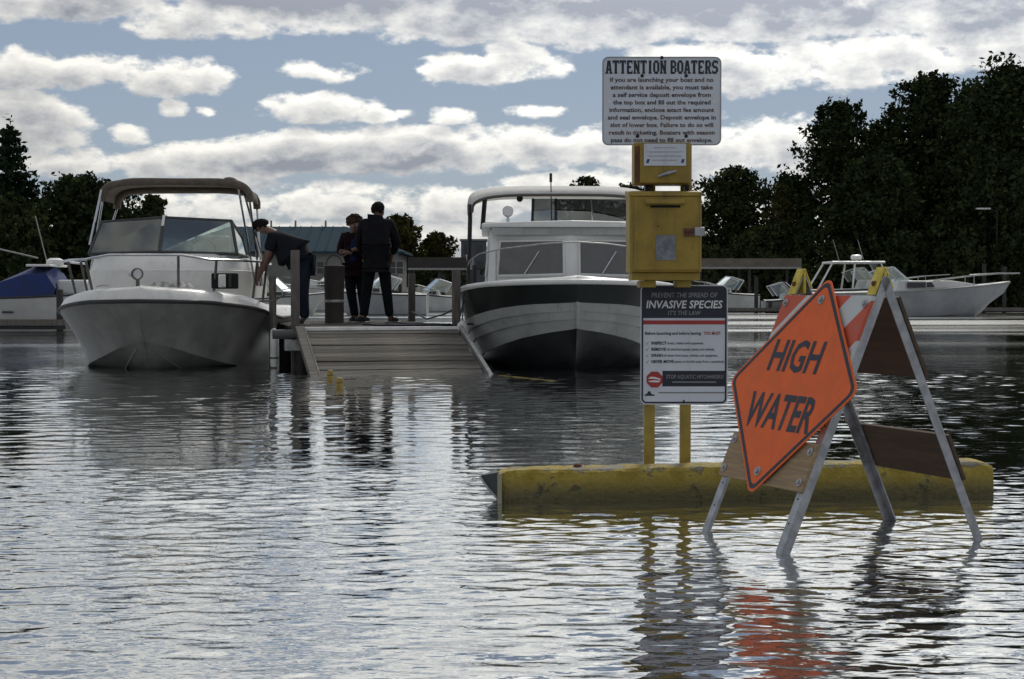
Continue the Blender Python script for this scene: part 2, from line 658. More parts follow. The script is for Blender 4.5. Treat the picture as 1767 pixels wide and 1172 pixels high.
def leaf_mesh(name, C, size, mtl, seed, flat=0.0):
    """One small bent quad for every row of C."""
    g = np.random.default_rng(seed)
    n = len(C)
    d = g.normal(size=(n, 3))
    d[:, 2] *= (1 - flat)
    d /= np.linalg.norm(d, axis=1)[:, None]
    e = np.cross(d, g.normal(size=(n, 3)))
    e /= np.linalg.norm(e, axis=1)[:, None]
    s = (size * g.uniform(.4, 1.3, n) ** 1.3)[:, None]
    a = d * s
    b = e * s * .62
    V = np.empty((n, 4, 3))
    V[:, 0] = C - a * .6
    V[:, 1] = C - b * .6 + a * .05
    V[:, 2] = C + a * .7
    V[:, 3] = C + b * .6 + a * .05
    me = bpy.data.meshes.new(name)
    me.vertices.add(4 * n)
    me.vertices.foreach_set('co', V.ravel())
    me.loops.add(4 * n)
    me.loops.foreach_set('vertex_index', np.arange(4 * n))
    me.polygons.add(n)
    me.polygons.foreach_set('loop_start', np.arange(0, 4 * n, 4))
    me.polygons.foreach_set('loop_total', np.full(n, 4))
    me.materials.append(mtl)
    me.update()
    me.validate()
    return me


def broadleaf(label, px, top, Y, width, seed, leaf=0, n=7000, size=.26, low=.18, dense=1.0, group=None, tall=1.0, name='broadleaf_tree', airy=0.3):
    """A broadleaved tree: base on the ground at distance Y, top at photo row 'top', crown 'width' photo pixels wide."""
    n = int(n * 2.2)
    size *= .82
    g = np.random.default_rng(seed)
    p = at(px, HORIZON, Y)
    z0 = ground_z(p.x, Y)
    H = at(px, top, Y).z - z0
    Wd = width / F_PX * Y / 2
    root = thing(name, label, 'tree' if name != 'shore_shrub' else 'shrub', (p.x, Y, z0 - .05), 0, group)
    lobes = []
    k = int(16 + 14 * dense)
    for i in range(k):
        f = low + (1 - low) * ((i + .5) / k) ** .85
        prof = math.sin(PI * min(1, .16 + .84 * (f - low) / (1 - low)) ** .8) ** .6 if f < .985 else .2
        a = i * 2.399 + g.uniform(-.5, .5)
        rr = Wd * prof * g.uniform(.1, .80)
        lr = Wd * g.uniform(.30, .46) * (.75 if f > .8 else 1)
        zz = min(f * H, H - lr * .8)
        lobes.append((math.cos(a) * rr, math.sin(a) * rr, zz, lr, lr * g.uniform(.7, .95)))
    lobes.append((g.uniform(-.1, .1) * Wd, 0, H - Wd * .22, Wd * .24, Wd * .24))
    tb = MB()
    r0 = .028 * H
    trunk = [(0, 0, -.3), (g.uniform(-.1, .1), 0, .25 * H), (g.uniform(-.2, .2), .1, .55 * H), (g.uniform(-.3, .3), 0, .86 * H)]
    tb.tube(trunk, [r0 * 1.25, r0, r0 * .6, r0 * .18], 8)
    for (x, y, z, lr, lz) in lobes:
        zs = max(.15 * H, z - .28 * H)
        tb.tube([(0, 0, zs), (x * .45, y * .45, (zs + z) / 2 + .02 * H), (x, y, z)], [r0 * .38, r0 * .24, r0 * .07], 5)
    tb.build('trunk', BARK, root, smooth=True)
    C = []
    wsum = sum(l[3] ** 2 for l in lobes)
    for (x, y, z, lr, lz) in lobes:
        m = int(n * lr ** 2 / wsum)
        nc = max(14, int(m / 16))
        d = g.normal(size=(nc, 3))
        d /= np.linalg.norm(d, axis=1)[:, None]
        rad = g.uniform(.45 + .25 * airy, 1.08, nc) ** .7
        cc = np.array([x, y, z]) + d * rad[:, None] * np.array([lr, lr, lz])
        far = g.random(nc) < .10                       # sprays reaching past the outline
        cc[far] = np.array([x, y, z]) + d[far] * g.uniform(1.08, 1.3, far.sum())[:, None] * np.array([lr, lr, lz])
        pr = np.where(far, .35, 1.0) * g.uniform(.3, 1.7, nc)
        idx = g.choice(nc, m, p=pr / pr.sum())
        C.append(cc[idx] + g.normal(size=(m, 3)) * lr * (.15 - .05 * airy))
    C = np.concatenate(C)
    C = C[C[:, 2] > .25]
    ob = bpy.data.objects.new('crown', leaf_mesh('crown', C, size, LEAF[leaf], seed))
    COL.objects.link(ob)
    ob.parent = root
    return root


def conifer(label, px, top, Y, width, seed, n=9000, size=.24):
    g = np.random.default_rng(seed)
    p = at(px, HORIZON, Y)
    z0 = ground_z(p.x, Y)
    H = at(px, top, Y).z - z0
    Wd = width / F_PX * Y / 2
    root = thing('pine_tree', label, 'tree', (p.x, Y, z0 - .05))
    tb = MB()
    tb.tube([(0, 0, -.3), (0, 0, H * .5), (0.05, 0, H * .97)], [.22, .14, .02], 8)
    C = []
    z = .14 * H
    while z < H * .97:
        f = z / H
        L = Wd * (1 - f) ** .8 * 1.05 + .15
        nb = 5
        a0 = g.uniform(0, 6.28)
        for b in range(nb):
            a = a0 + b * 2 * PI / nb + g.uniform(-.3, .3)
            l = L * g.uniform(.65, 1.15)
            tip = np.array([math.cos(a) * l, math.sin(a) * l, z + l * g.uniform(-.05, .22)])
            tb.tube([(0, 0, z), tuple(tip * np.array([.5, .5, 1]) - np.array([0, 0, (tip[2] - z) * .6])), tuple(tip)], [.05, .035, .012], 5)
            m = int(n * l / (Wd * 34))
            s = g.uniform(.2, 1.05, m)[:, None]
            q = np.array([0, 0, z]) + (tip - np.array([0, 0, z])) * s
            C.append(q + g.normal(size=(m, 3)) * np.array([.26, .26, .13]) * (.6 + .5 * (1 - f)))
        z += H * .052 * g.uniform(.8, 1.2)
    C.append(np.array([0, 0, H * .96]) + g.normal(size=(60, 3)) * np.array([.1, .1, .3]))
    tb.build('trunk', BARK, root, smooth=True)
    ob = bpy.data.objects.new('crown', leaf_mesh('crown', np.concatenate(C), size, LEAF[3], seed))
    COL.objects.link(ob)
    ob.parent = root
    return root


# right bank, tallest last
G = 'trees along the right bank'
broadleaf('tallest dark broadleaf tree on the right bank, running out of view', 1745, 112, 92, 330, 11, 0, 16000, .30, .06, 1.6)
broadleaf('tall dark broadleaf tree with a ragged top behind the white cruisers', 1600, 130, 95, 250, 12, 0, 14000, .29, .08, 1.5)
broadleaf('open-crowned broadleaf tree with sky gaps, first of the tall right bank trees', 1445, 176, 97, 200, 13, 0, 9000, .27, .22, 1.3, airy=.6)
broadleaf('small yellowing airy tree in the gap of the right bank trees', 1345, 318, 93, 80, 14, 2, 1500, .22, .2, .7, airy=1)
broadleaf('medium rounded dark tree beside the yellow deposit boxes', 1262, 290, 104, 175, 15, 1, 9000, .27, .08, 1.2)
broadleaf('dark low-branched tree filling the foot of the right bank wood', 1500, 270, 90, 230, 16, 0, 9000, .27, .02, 1.2)
broadleaf('dark spreading tree low behind the bow of the white cruiser', 1690, 250, 88, 250, 17, 0, 10000, .28, .02, 1.2)
broadleaf('dark tree filling the dip between the two tallest right bank trees', 1672, 150, 99, 190, 31, 0, 9000, .28, .05, 1.3)
broadleaf('dark tree standing behind the open-crowned one on the right bank', 1525, 205, 101, 170, 32, 0, 8000, .28, .05, 1.3)
broadleaf('mid-height dark tree between the rounded tree and the open-crowned one', 1365, 300, 98, 150, 33, 0, 5500, .26, .03, 1.1, airy=.6)
broadleaf('low dark tree behind the long brown boat shelter', 1330, 385, 92, 150, 18, 1, 5000, .25, .02, 1.0)
broadleaf('thin-topped tree rising behind the white canvas of the cabin cruiser', 1010, 305, 112, 130, 19, 1, 4500, .26, .15, 1.0, airy=.5)
broadleaf('second thin tree beside the one behind the cabin cruiser canvas', 1085, 318, 110, 90, 25, 1, 3500, .26, .15, 1.0, airy=.4)
broadleaf('mid green tree behind the shed, beside the tall person', 690, 372, 118, 110, 20, 2, 5000, .28, .05, 1.0)
broadleaf('low mid green tree past the end of the blue-roofed shed', 755, 400, 122, 90, 21, 2, 4500, .28, .02, 1.0)
conifer('tall dark pine with ragged branches on the left bank', 18, 216, 84, 150, 22)
broadleaf('broad dome-shaped dark tree beside the pine', 140, 306, 82, 215, 23, 0, 14000, .27, .03, 1.5)
broadleaf('smaller leafy tree whose tip shows beside the boat canopy', 262, 338, 86, 110, 24, 1, 5000, .25, .05, 1.0)
broadleaf('low dark bushy tree in front of the pine', 22, 338, 78, 150, 26, 1, 7000, .25, .02, 1.1)
G = 'dark shrubs lining the far bank'
SHRUB = ['at the foot of the bushy tree beside the pine', 'below the dome-shaped tree on the left bank', 'at the end of the blue-roofed shed, by the bimini boat', 'below the rounded tree beside the deposit boxes', 'under the long brown boat shelter',
         'behind the hardtop cruiser with the radar dome', 'behind the windscreen of the express cruiser', 'behind the bow rail of the express cruiser', 'under the tallest right bank tree', 'behind the black-roofed boat shelter',
         'hidden behind the canopy posts of the cabin cruiser', 'behind the cabin windows of the cabin cruiser', 'behind the cabin cruiser, next to the deposit box']
for i, (px, top, Y, wd) in enumerate([(60, 430, 76, 150), (200, 425, 78, 170), (330, 440, 90, 130), (1230, 425, 90, 120), (1330, 440, 89, 140), (1440, 420, 88, 150), (1560, 400, 87, 170), (1660, 410, 87, 160), (1760, 400, 86, 170),
                                      (760, 450, 110, 130), (880, 440, 108, 130), (980, 430, 108, 140), (1090, 430, 108, 140)]):
    broadleaf('low dark leafy shrub ' + SHRUB[i], px, top, Y, wd, 60 + i, i % 2, 2600, .24, .0, .6, group=G, name='shore_shrub')

# far wood closing the horizon
g = np.random.default_rng(5)
C = []
for x in np.arange(-150, 151, 3.0):
    h = 4.0 + 2.0 * math.sin(x * .13) + 1.2 * math.sin(x * .41 + 1)
    m = 420
    u = g.uniform(0, 1, m)
    C.append(np.stack([x + g.normal(size=m) * 2.0, 190 + g.normal(size=m) * 3, .8 + h * u ** .8 * (1 - .15 * g.random(m))], 1))
ob = bpy.data.objects.new('far_wood', leaf_mesh('far_wood', np.concatenate(C), .75, LEAF[1], 5))
COL.objects.link(ob)
tag(ob, 'distant low belt of dark trees along the horizon', 'wood', kind='stuff')


# ------------------------------------------------------------------ far buildings
WALL = mat('pale_siding', (.20, .195, .185), .8, var=.1, vscale=1.5)
ROOF = mat('blue_grey_metal_roof', (.03, .055, .074), .9, spec=.05, var=.12, vscale=.7, stretch=(6, .3, 1))
DARKGLASS = mat('dark_window_glass', (.015, .018, .022), .12, var=.2)
TRIM = mat('trim_grey', (.25, .25, .24), .7)
DARKWOOD = mat('dark_weathered_wood', (.05, .045, .04), .9, var=.3, vscale=5, stretch=(1, 1, 6), bump=.004)


def shed():
    Y = 90
    a, b = at(425, 470, Y), at(704, 470, Y)
    z0 = ground_z((a.x + b.x) / 2, Y + 3)
    ze, zr = at(0, 434, Y).z, at(0, 391, Y + 3.5).z
    w = b.x - a.x + 4
    x1 = b.x - .55
    x0 = x1 - w
    root = thing('boathouse_shed', 'long pale shed with a blue-grey metal hip roof behind the people', 'building', (0, Y, z0))
    ze -= z0
    zr -= z0
    mb = MB()
    mb.box(((x0 + x1) / 2, 3.6, ze / 2), (w, 7.2, ze))
    wl = mb.build('wall', WALL, root)
    mb = MB()
    o = .35
    e = [(x0 - o, -o, ze), (x1 + o, -o, ze), (x1 + o, 7.2 + o, ze), (x0 - o, 7.2 + o, ze)]
    rd = [(x0 + 3, 3.6, zr), (x1 - 3.2, 3.6, zr)]
    v = e + rd + [(p[0], p[1], p[2] - .12) for p in e]
    mb.add(v, [(0, 1, 5, 4), (1, 2, 5), (2, 3, 4, 5), (3, 0, 4), (6, 7, 1, 0), (7, 8, 2, 1), (8, 9, 3, 2), (9, 6, 0, 3), (9, 8, 7, 6)])
    rf = mb.build('roof', ROOF, root)
    mb = MB()
    k = x0 + .3
    seam0 = None
    while k < x1 - .2:
        t = 1.0
        if k < x0 + 3:
            t = (k - x0 + o) / (3 + o)
        if k > x1 - 3.2:
            t = (x1 + o - k) / (3.2 + o)
        s = MB().bar((k, -o, ze + .02), (k, -o + (3.6 + o) * t, ze + (zr - ze) * t + .02), .05, .05)
        s.build('roof_seam', ROOF, rf)
        k += .62
    for px in (468, 510, 562):
        p = at(px, 392, Y + 3.6)
        MB().tube([(p.x, 3.6, zr - .1), (p.x, 3.6, zr + .35)], .06, 6).build('roof_vent_pipe', TRIM, rf)
    for px in (455, 538, 553, 660, 677, 690):
        p = at(px, 462, Y)
        f = MB().box((p.x, -.02, p.z - z0), (.42, .06, .75)).build('window', TRIM, root)
        for sz in (-.18, .18):
            MB().box((p.x, -.055, p.z - z0 + sz), (.34, .02, .3)).build('pane', DARKGLASS, f)
    MB().box(((x0 + x1) / 2, -.03, ze - .1), (w, .05, .14)).build('eave_trim', TRIM, root)
    d = at(460, 470, Y)
    MB().box((d.x - .5, -.025, .95), (.9, .05, 1.9)).build('door', DARKGLASS, root)


shed()


def shelter(label, px0, px1, py0, py1, Y, col, depth=3.5):
    a, b = at(px0, py0, Y), at(px1, py0, Y)
    zt, zb = at(0, py0, Y).z, at(0, py1, Y).z
    cx = (a.x + b.x) / 2
    root = thing('boat_shelter', label, 'shelter', (cx, Y, 0))
    w = b.x - a.x
    mb = MB()
    hh = (zt - zb)
    n = 10
    sec = [(-.1 + (depth + .2) * k / n, zb + hh * (.35 + .65 * math.sin(PI * k / n))) for k in range(n + 1)] + [(depth + .1, zb), (-.1, zb)]
    mb.loft([[(x, y, z) for y, z in sec] for x in (-w / 2, w / 2)])
    mb.build('roof', mat('shelter_roof_%s' % px0, col, .9, var=.2, vscale=2), root)
    MB().box((0, -.15, (zb + zt) / 2), (w, .06, hh * .98)).build('fascia', mat('shelter_roof_%s' % px0, col), root)
    MB().box((0, -.17, zb + .02), (w, .05, .09)).build('fascia_trim', TRIM, root)
    k = max(2, int(w / 2.2))
    for i in range(k + 1):
        x = -w / 2 + .1 + (w - .2) * i / k
        for y in (0.05, depth - .05):
            zg = min(-.2, ground_z(cx + x, Y + y))
            MB().tube([(x, y, ground_z(cx + x, Y + y) - .2), (x, y, zb + .05)], .07, 6).build('post', DARKWOOD, root)


shelter('long low brown-roofed boat shelter against the trees of the right bank', 1205, 1382, 446, 463, 80, (.13, .11, .09))
shelter('long low boat shelter with a nearly black roof between shed and cabin cruiser', 704, 812, 444, 465, 80, (.035, .03, .028))

Y = 130
p = at(817, 440, Y)
zt = at(817, 413, Y).z
root = thing('block_building', 'square dark grey block building far beyond the shelter', 'building', (p.x, Y, 0))
z0 = ground_z(p.x, Y)
MB().box((0, 1.5, (zt + z0) / 2 - .1), (2.0, 3.0, zt - z0)).build('wall', mat('grey_block', (.10, .11, .13), .85, var=.15), root)
MB().box((0, 1.5, zt - .05), (2.2, 3.2, .14)).build('parapet', TRIM, root)
for sx in (-.5, .5):
    for k in range(2):
        MB().box((sx, -.01, zt - .8 - k * 1.3), (.45, .04, .7)).build('window', DARKGLASS, root)

# ------------------------------------------------------------------ payment and notice stand
YELLOW = mat('yellow_paint', (.26, .175, .02), .55, var=.16, vscale=7, bump=.0015, bscale=60, col2=(.32, .22, .03), dirt=((.09, .06, .02), .6))
YELLOW2 = mat('yellow_post_paint', (.30, .22, .04), .6, var=.2, vscale=12, bump=.001)
SIGNWHITE = mat('sign_white', (.58, .61, .68), .45, var=.06, vscale=5, dirt=((.35, .35, .34), .45))
SIGNSTEEL = mat('sign_edge', (.30, .31, .33), .4, metal=.6)
INK = mat('navy_black_ink', (.012, .016, .03), .5, var=.2)
INK2 = mat('faded_blue_ink', (.05, .065, .11), .55, var=.5, vscale=22, col2=(.16, .10, .06))
REDINK = mat('red_ink', (.34, .03, .03), .5)
GALV = mat('galvanised_steel', (.36, .37, .39), .42, metal=.75, var=.2, vscale=20, bump=.0006)
RUST = mat('rusty_red_steel', (.12, .05, .03), .85, var=.4, vscale=18)
BLACKBOLT = mat('black_bolt', (.02, .02, .022), .5, metal=.5)
BLACK = mat('slot_black', (.006, .006, .006), .9)

DS = 7.95
X = Vector((1, 0, 0))
Z = Vector((0, 0, 1))
o0 = at(1150, 500, DS)
stand = thing('notice_stand', 'yellow launch-fee stand with notice sign, two deposit boxes and invasive species sign behind kerb', 'sign stand', (o0.x, DS, 0))


def sp(px, py, dy=0.0):
    """Photo pixel to the stand's own coordinates, dy metres nearer or farther than the posts."""
    q = at(px, py, DS + dy)
    return Vector((q.x - o0.x, dy, q.z))


for px, top in ((1120, 103), (1182, 103)):
    b = sp(px, 797)
    t = sp(px, top)
    mb = MB()
    w, dpt, th = .052, .035, .006
    zt, zb = t.z, -.5
    mb.box((b.x, -dpt / 2 + th / 2, (zt + zb) / 2), (w, th, zt - zb))
    for s in (-1, 1):
        mb.box((b.x + s * (w / 2 - th / 2), th / 2 + .001, (zt + zb) / 2), (th, dpt - th - .002, zt - zb))
    mb.build('post', YELLOW2, stand)


def plate(name, px0, px1, py0, py1, dy, r, m, parent, t=.004):
    a, b = sp(px0, py1, dy), sp(px1, py0, dy)
    c = (a + b) / 2
    w, h = b.x - a.x, b.z - a.z
    ob = MB().prism(rounded(w, h, r), c + Vector((0, t, 0)), X, Z, t).build(name, m, parent)
    return ob, c, w, h


# upper notice
sg, c, w, h = plate('notice_panel', 1039, 1245, 98, 251, -.03, .03, SIGNWHITE, stand)
tag(sg, 'white notice panel headed ATTENTION BOATERS')
ring_band(rounded(w, h, .03), rounded(w - .012, h - .012, .025), c + Vector((0, -.0005, 0)), X, Z, .0012).build('panel_rim', SIGNSTEEL, sg)

GLYPH = {  # block letters with slab serifs, strokes on a 4 x 6 grid: (x0, y0, x1, y1, width)
    'A': [(.7, 0, 1.7, 6, 1), (2.3, 6, 3.3, 0, 1), (1, 1.9, 3, 1.9, .8)], 'T': [(2, 0, 2, 6, 1.2), (0.1, 5.6, 3.9, 5.6, .8), (.3, 4.6, .3, 6, .5), (3.7, 4.6, 3.7, 6, .5)],
    'E': [(.9, 0, .9, 6, 1.1), (.3, .4, 3.7, .4, .8), (.3, 5.6, 3.7, 5.6, .8), (1, 3, 2.8, 3, .8), (3.5, 4.5, 3.5, 6, .5), (3.5, 0, 3.5, 1.5, .5)],
    'N': [(.8, 0, .8, 6, .9), (3.2, 0, 3.2, 6, .9), (.8, 5.6, 3.2, .4, 1.1)], 'I': [(2, 0, 2, 6, 1.2)],
    'O': [(.7, .9, .7, 5.1, 1.1), (3.3, .9, 3.3, 5.1, 1.1), (.8, 5.5, 3.2, 5.5, .9), (.8, .5, 3.2, .5, .9)],
    'B': [(.9, 0, .9, 6, 1.1), (.3, .4, 3.1, .4, .8), (.3, 5.6, 3.1, 5.6, .8), (1, 3, 3, 3, .8), (3.3, .7, 3.3, 2.7, 1), (3.2, 3.3, 3.2, 5.3, 1)],
    'R': [(.9, 0, .9, 6, 1.1), (.3, 5.6, 3.1, 5.6, .8), (1, 2.9, 3, 2.9, .8), (3.2, 3.2, 3.2, 5.3, 1), (2.2, 2.9, 3.3, 0, 1.1)],
    'S': [(.7, 3.2, .7, 5.2, 1.1), (.8, 5.5, 3.3, 5.5, .9), (.8, 3.0, 3.2, 3.0, .9), (3.3, .8, 3.3, 2.8, 1.1), (.7, .5, 3.2, .5, .9), (3.5, 4.4, 3.5, 5.9, .5), (.5, .1, .5, 1.6, .5)]}
SERIF = {'A': (.7, 3.3), 'T': (2,), 'N': (.8, 3.2), 'I': (2,), 'B': (), 'R': (.9, 3.3), 'E': ()}


def slab_text(name, s, m, parent, c, w, h):
    mb = MB()
    adv = [2.0 if ch == ' ' else (3.6 if ch == 'I' else 4.4) for ch in s]
    tot = sum(adv) - .55
    kx, ky = w / tot, h / 6
    x = -tot / 2
    for ch, ad in zip(s, adv):
        ox = -.3 if ch == 'I' else 0
        for i, (x0, y0, x1, y1, t) in enumerate(GLYPH.get(ch, [])):
            a, b = Vector(((x + x0 + ox) * kx, (y0 - 3) * ky)), Vector(((x + x1 + ox) * kx, (y1 - 3) * ky))
            t *= 1.22
            if abs(y0 - y1) < .01:
                hw = Vector((0, t / 2 * ky))
            else:
                hw = Vector((t / 2 * kx, 0))
            zf = -.0016 - .00002 * i
            mb.add([(c[0] + q.x, c[1] + zf, c[2] + q.y) for q in (a - hw, b - hw, b + hw, a + hw)], [(0, 1, 2, 3)])
        for k, sx in enumerate(SERIF.get(ch, ())):
            for yy in ((.3, 5.7) if ch in 'NI' else (.3,)):
                mb.add([(c[0] + (x + sx + ox + dx) * kx, c[1] - .0021 - .00002 * k, c[2] + (yy - 3 + dy) * ky) for dx, dy in ((-.95, -.3), (.95, -.3), (.95, .3), (-.95, .3))], [(0, 1, 2, 3)])
        x += ad
    return mb.build(name, m, parent)


slab_text('lettering', 'ATTENTION BOATERS', INK, sg, sp(1142, 116, -.03) + Vector((0, 0, 0)), .545, .064)
LINES = ['If you are launching your boat and no', 'attendant is available, you must take', 'a self service deposit envelope from', 'the top box and fill out the required',
         'information, enclose exact fee amount', 'and seal envelope. Deposit envelope in', 'slot of lower box. Failure to do so will', 'result in ticketing. Boaters with season', 'pass do not need to fill out envelope.']
WD = [177, 175, 168, 167, 179, 185, 176, 181, 174]
for i, (s, wd) in enumerate(zip(LINES, WD)):
    text('lettering', s, INK2, sg, sp(1142, 137.5 + i * 13.0, -.03), X, Z, w=wd / F_PX * DS, h=.0215, bold=.026, depth=.0015)
for px, py in ((1142, 99.5), (1108, 131), (1184, 131), (1100, 235), (1184, 235)):
    q = sp(px, py, -.03)
    MB().lathe([(.0085, 0), (.0085, .004), (.005, .007)], n=10).build('bolt', BLACKBOLT, sg).matrix_local = Matrix.Translation(q) @ Matrix.Rotation(R(90), 4, 'X')
for px in (1052, 1233):
    q = sp(px, 175, -.03)
    MB().lathe([(.005, 0), (.005, .0012)], n=10).build('bolt_hole', mat('bright_hole', (.8, .82, .85), .5), sg).matrix_local = Matrix.Translation(q) @ Matrix.Rotation(R(90), 4, 'X')


def boxpart(name, px0, px1, py0, py1, d0, d1, m, parent, bevel=.006):
    a, b = sp(px0, py1, d0), sp(px1, py0, d0)
    return MB().box(((a.x + b.x) / 2, (d0 + d1) / 2, (a.z + b.z) / 2), (b.x - a.x, d1 - d0, b.z - a.z)).build(name, m, parent, bevel=bevel)


# upper envelope box
ub = boxpart('envelope_box', 1094, 1192, 246, 318, -.17, -.018, YELLOW, stand)
tag(ub, 'small upper yellow envelope box with a paper notice on its lid')
boxpart('lid', 1104, 1190, 249, 316, -.185, -.172, YELLOW, ub, .004)
boxpart('hinge', 1095, 1102, 252, 315, -.182, -.171, RUST, ub, .002)
paper, c, w, h = plate('paper_notice', 1111, 1184, 248, 286, -.188, .003, SIGNWHITE, ub, .0015)
for i in range(4):
    q = sp(1147, 255 + i * 7.2, -.1885)
    lw = [.11, .17, .165, .12][i] / 2
    MB().prism([(-lw, -.002), (lw, -.002), (lw, .002), (-lw, .002)], q, X, Z, .0008).build('print_line', mat('faded_print', (.36, .38, .42), .6, var=.3, vscale=90), ub)
for px in (1118, 1178):
    q = sp(px, 278, -.1885)
    MB().prism([(-.009, -.009), (.004, -.009), (.010, .009), (-.003, .009)], q, X, Z, .001).build('emblem', mat('emblem_blue', (.03, .05, .16), .5), ub)
a, b = sp(1135, 305, -.19), sp(1167, 295, -.19)
MB().tube([a, (a + b) / 2 + Vector((0, -.018, .002)), b], [.006, .009, .006], 8).build('handle', GALV, ub, smooth=True)
MB().tube([(a + b) / 2 + Vector((0, -.012, 0)), (a + b) / 2 + Vector((0, .012, 0))], .008, 8).build('handle_stem', GALV, ub)
for px in (1116, 1184):
    q = sp(px, 322, -.06)
    MB().box((q.x, -.06, q.z), (.02, .07, .05)).build('bracket', BLACKBOLT, stand)

# lower deposit box
lb = boxpart('deposit_box', 1086, 1211, 330, 470, -.26, -.018, YELLOW, stand, .008)
tag(lb, 'large lower yellow deposit box with slot, grey plate and hasp')
a, b = sp(1085, 334, -.262), sp(1212, 326, -.262)
mb = MB()
mb.hexa([(a.x, -.27, a.z - .012), (b.x, -.27, a.z - .012), (b.x, -.01, a.z - .012), (a.x, -.01, a.z - .012), (a.x, -.262, a.z + .008), (b.x, -.262, a.z + .008), (b.x, -.01, b.z + .006), (a.x, -.01, b.z + .006)])
mb.build('top_lid', YELLOW, lb, bevel=.004)
boxpart('door', 1094, 1206, 340, 466, -.268, -.262, YELLOW, lb, .003)
a, b = sp(1113, 352, -.268), sp(1181, 343, -.268)
mb = MB()
mb.hexa([(a.x, -.30, a.z - .002), (b.x, -.30, a.z - .002), (b.x, -.27, a.z - .002), (a.x, -.27, a.z - .002), (a.x, -.302, a.z + .004), (b.x, -.302, a.z + .004), (b.x, -.27, b.z), (a.x, -.27, b.z)])
mb.build('slot_hood', YELLOW, lb)
boxpart('slot', 1122, 1174, 354.5, 358.5, -.2695, -.2685, BLACK, lb, 0)
boxpart('grey_plate', 1132, 1166, 406, 449, -.2705, -.2685, mat('grey_sticker', (.17, .18, .20), .6, var=.25, vscale=30), lb, 0)
q = sp(1149, 427, -.2706)
MB().prism([(math.cos(PI * k / 5) * (.022 if k % 2 else .010), math.sin(PI * k / 5) * (.022 if k % 2 else .010)) for k in range(10)], q, X, Z, .0006).build('faded_star', mat('faded_star_ink', (.11, .13, .15), .6), lb)
boxpart('hasp', 1180, 1199, 394, 408, -.276, -.2685, RUST, lb, .002)
boxpart('hasp', 1199, 1216, 392, 407, -.277, -.2665, GALV, lb, .002)
for px in (1183, 1188, 1194):
    q = sp(px, 401, -.2765)
    MB().lathe([(.004, 0), (.004, .003)], n=8).build('rivet', BLACKBOLT, lb).matrix_local = Matrix.Translation(q) @ Matrix.Rotation(R(90), 4, 'X')
for px, py in ((1135, 390), (1118, 428), (1195, 428), (1137, 391)):
    q = sp(px, py, -.2687)
    MB().lathe([(.003, 0), (.003, .002)], n=8).build('rivet', RUST, lb).matrix_local = Matrix.Translation(q) @ Matrix.Rotation(R(90), 4, 'X')
boxpart('base_flange', 1090, 1208, 470.5, 484, -.235, -.018, YELLOW, lb, .004)
boxpart('bracket', 1104, 1132, 484.5, 496, -.2, -.0185, YELLOW, stand, .003)
boxpart('bracket', 1168, 1192, 484.5, 496, -.2, -.0185, YELLOW, stand, .003)

# invasive species sign
iv, c, w, h = plate('warning_panel', 1105, 1256, 492, 698, -.05, .026, SIGNWHITE, stand)
tag(iv, 'white and navy panel warning of invasive species')
ring_band(rounded(w - .010, h - .010, .024), rounded(w - .026, h - .026, .016), c + Vector((0, -.0003, 0)), X, Z, .0012).build('border', INK, iv)


def flat(name, px0, px1, py0, py1, m, lift=.0008):
    a, b = sp(px0, py1, -.05), sp(px1, py0, -.05)
    return MB().prism([(a.x, a.z), (b.x, a.z), (b.x, b.z), (a.x, b.z)], (0, -.05 - lift + .0006, 0), X, Z, .0006).build(name, m, iv)


flat('header_band', 1108.5, 1252.5, 496.5, 549, INK, .0008)
flat('red_band', 1110, 1251, 553, 560, REDINK)
flat('navy_band', 1143, 1251, 640, 667, INK)
LT = mat('white_ink', (.62, .63, .64), .5)
LG = mat('grey_ink', (.22, .23, .24), .5)


def ivt(s, px, py, wpx, hh, m, bold=.0, align='CENTER', shear=0.0):
    text('lettering', s, m, iv, sp(px, py, -.05), X, Z, w=wpx / F_PX * DS, h=hh, bold=bold, align=align, shear=shear, depth=.0020)


ivt('PREVENT THE SPREAD OF', 1181, 509, 113, .024, LG, .012, shear=.12)
ivt('INVASIVE SPECIES', 1181, 525, 131, .038, LT, .02, shear=.15)
ivt("IT'S THE LAW", 1181, 540, 56, .022, LG, .012, shear=.12)
ivt('Before launching and before leaving', 1113, 575, 96, .015, INK, .02, 'LEFT')
ivt('YOU MUST:', 1214, 575, 30, .016, REDINK, .02, 'LEFT')
for k, (a_, b_, wa, wb) in enumerate([('INSPECT', 'boats, trailers and equipment.', 26, 62), ('REMOVE', 'all attached aquatic plants and animals.', 25, 82), ('DRAIN', 'all water from boats, vehicles, and equipment.', 20, 92), ('NEVER MOVE', 'plants or live fish away from a waterbody.', 38, 86)]):
    py = 592 + k * 10.6
    q = sp(1117, py, -.05)
    MB().prism([(-.008, 0), (-.003, -.010), (.009, .010), (-.003, -.004)], q + Vector((0, -.0006, 0)), X, Z, .0008).build('check_mark', LG, iv)
    ivt(a_, 1124, py, wa, .015, INK, .03, 'LEFT')
    ivt(b_, 1124 + wa + 2, py, wb, .013, INK, .01, 'LEFT')
ivt('STOP AQUATIC HITCHHIKERS!', 1199, 650, 98, .019, LG, .01)
flat('print_line', 1160, 1236, 658.5, 660.5, LG, .0016)
q = sp(1129.5, 655, -.05)
oc = [(math.cos(R(22.5 + 45 * k)) * .042, math.sin(R(22.5 + 45 * k)) * .042) for k in range(8)]
MB().prism(oc, q + Vector((0, -.0012, 0)), X, Z, .0012).build('octagon_emblem', REDINK, iv)
MB().prism([(-.033, .004), (-.02, .014), (.004, .012), (.03, .003), (.028, -.002), (0, .003)], q + Vector((0, -.0026, 0)), X, Z, .0006).build('fish_mark', LT, iv)
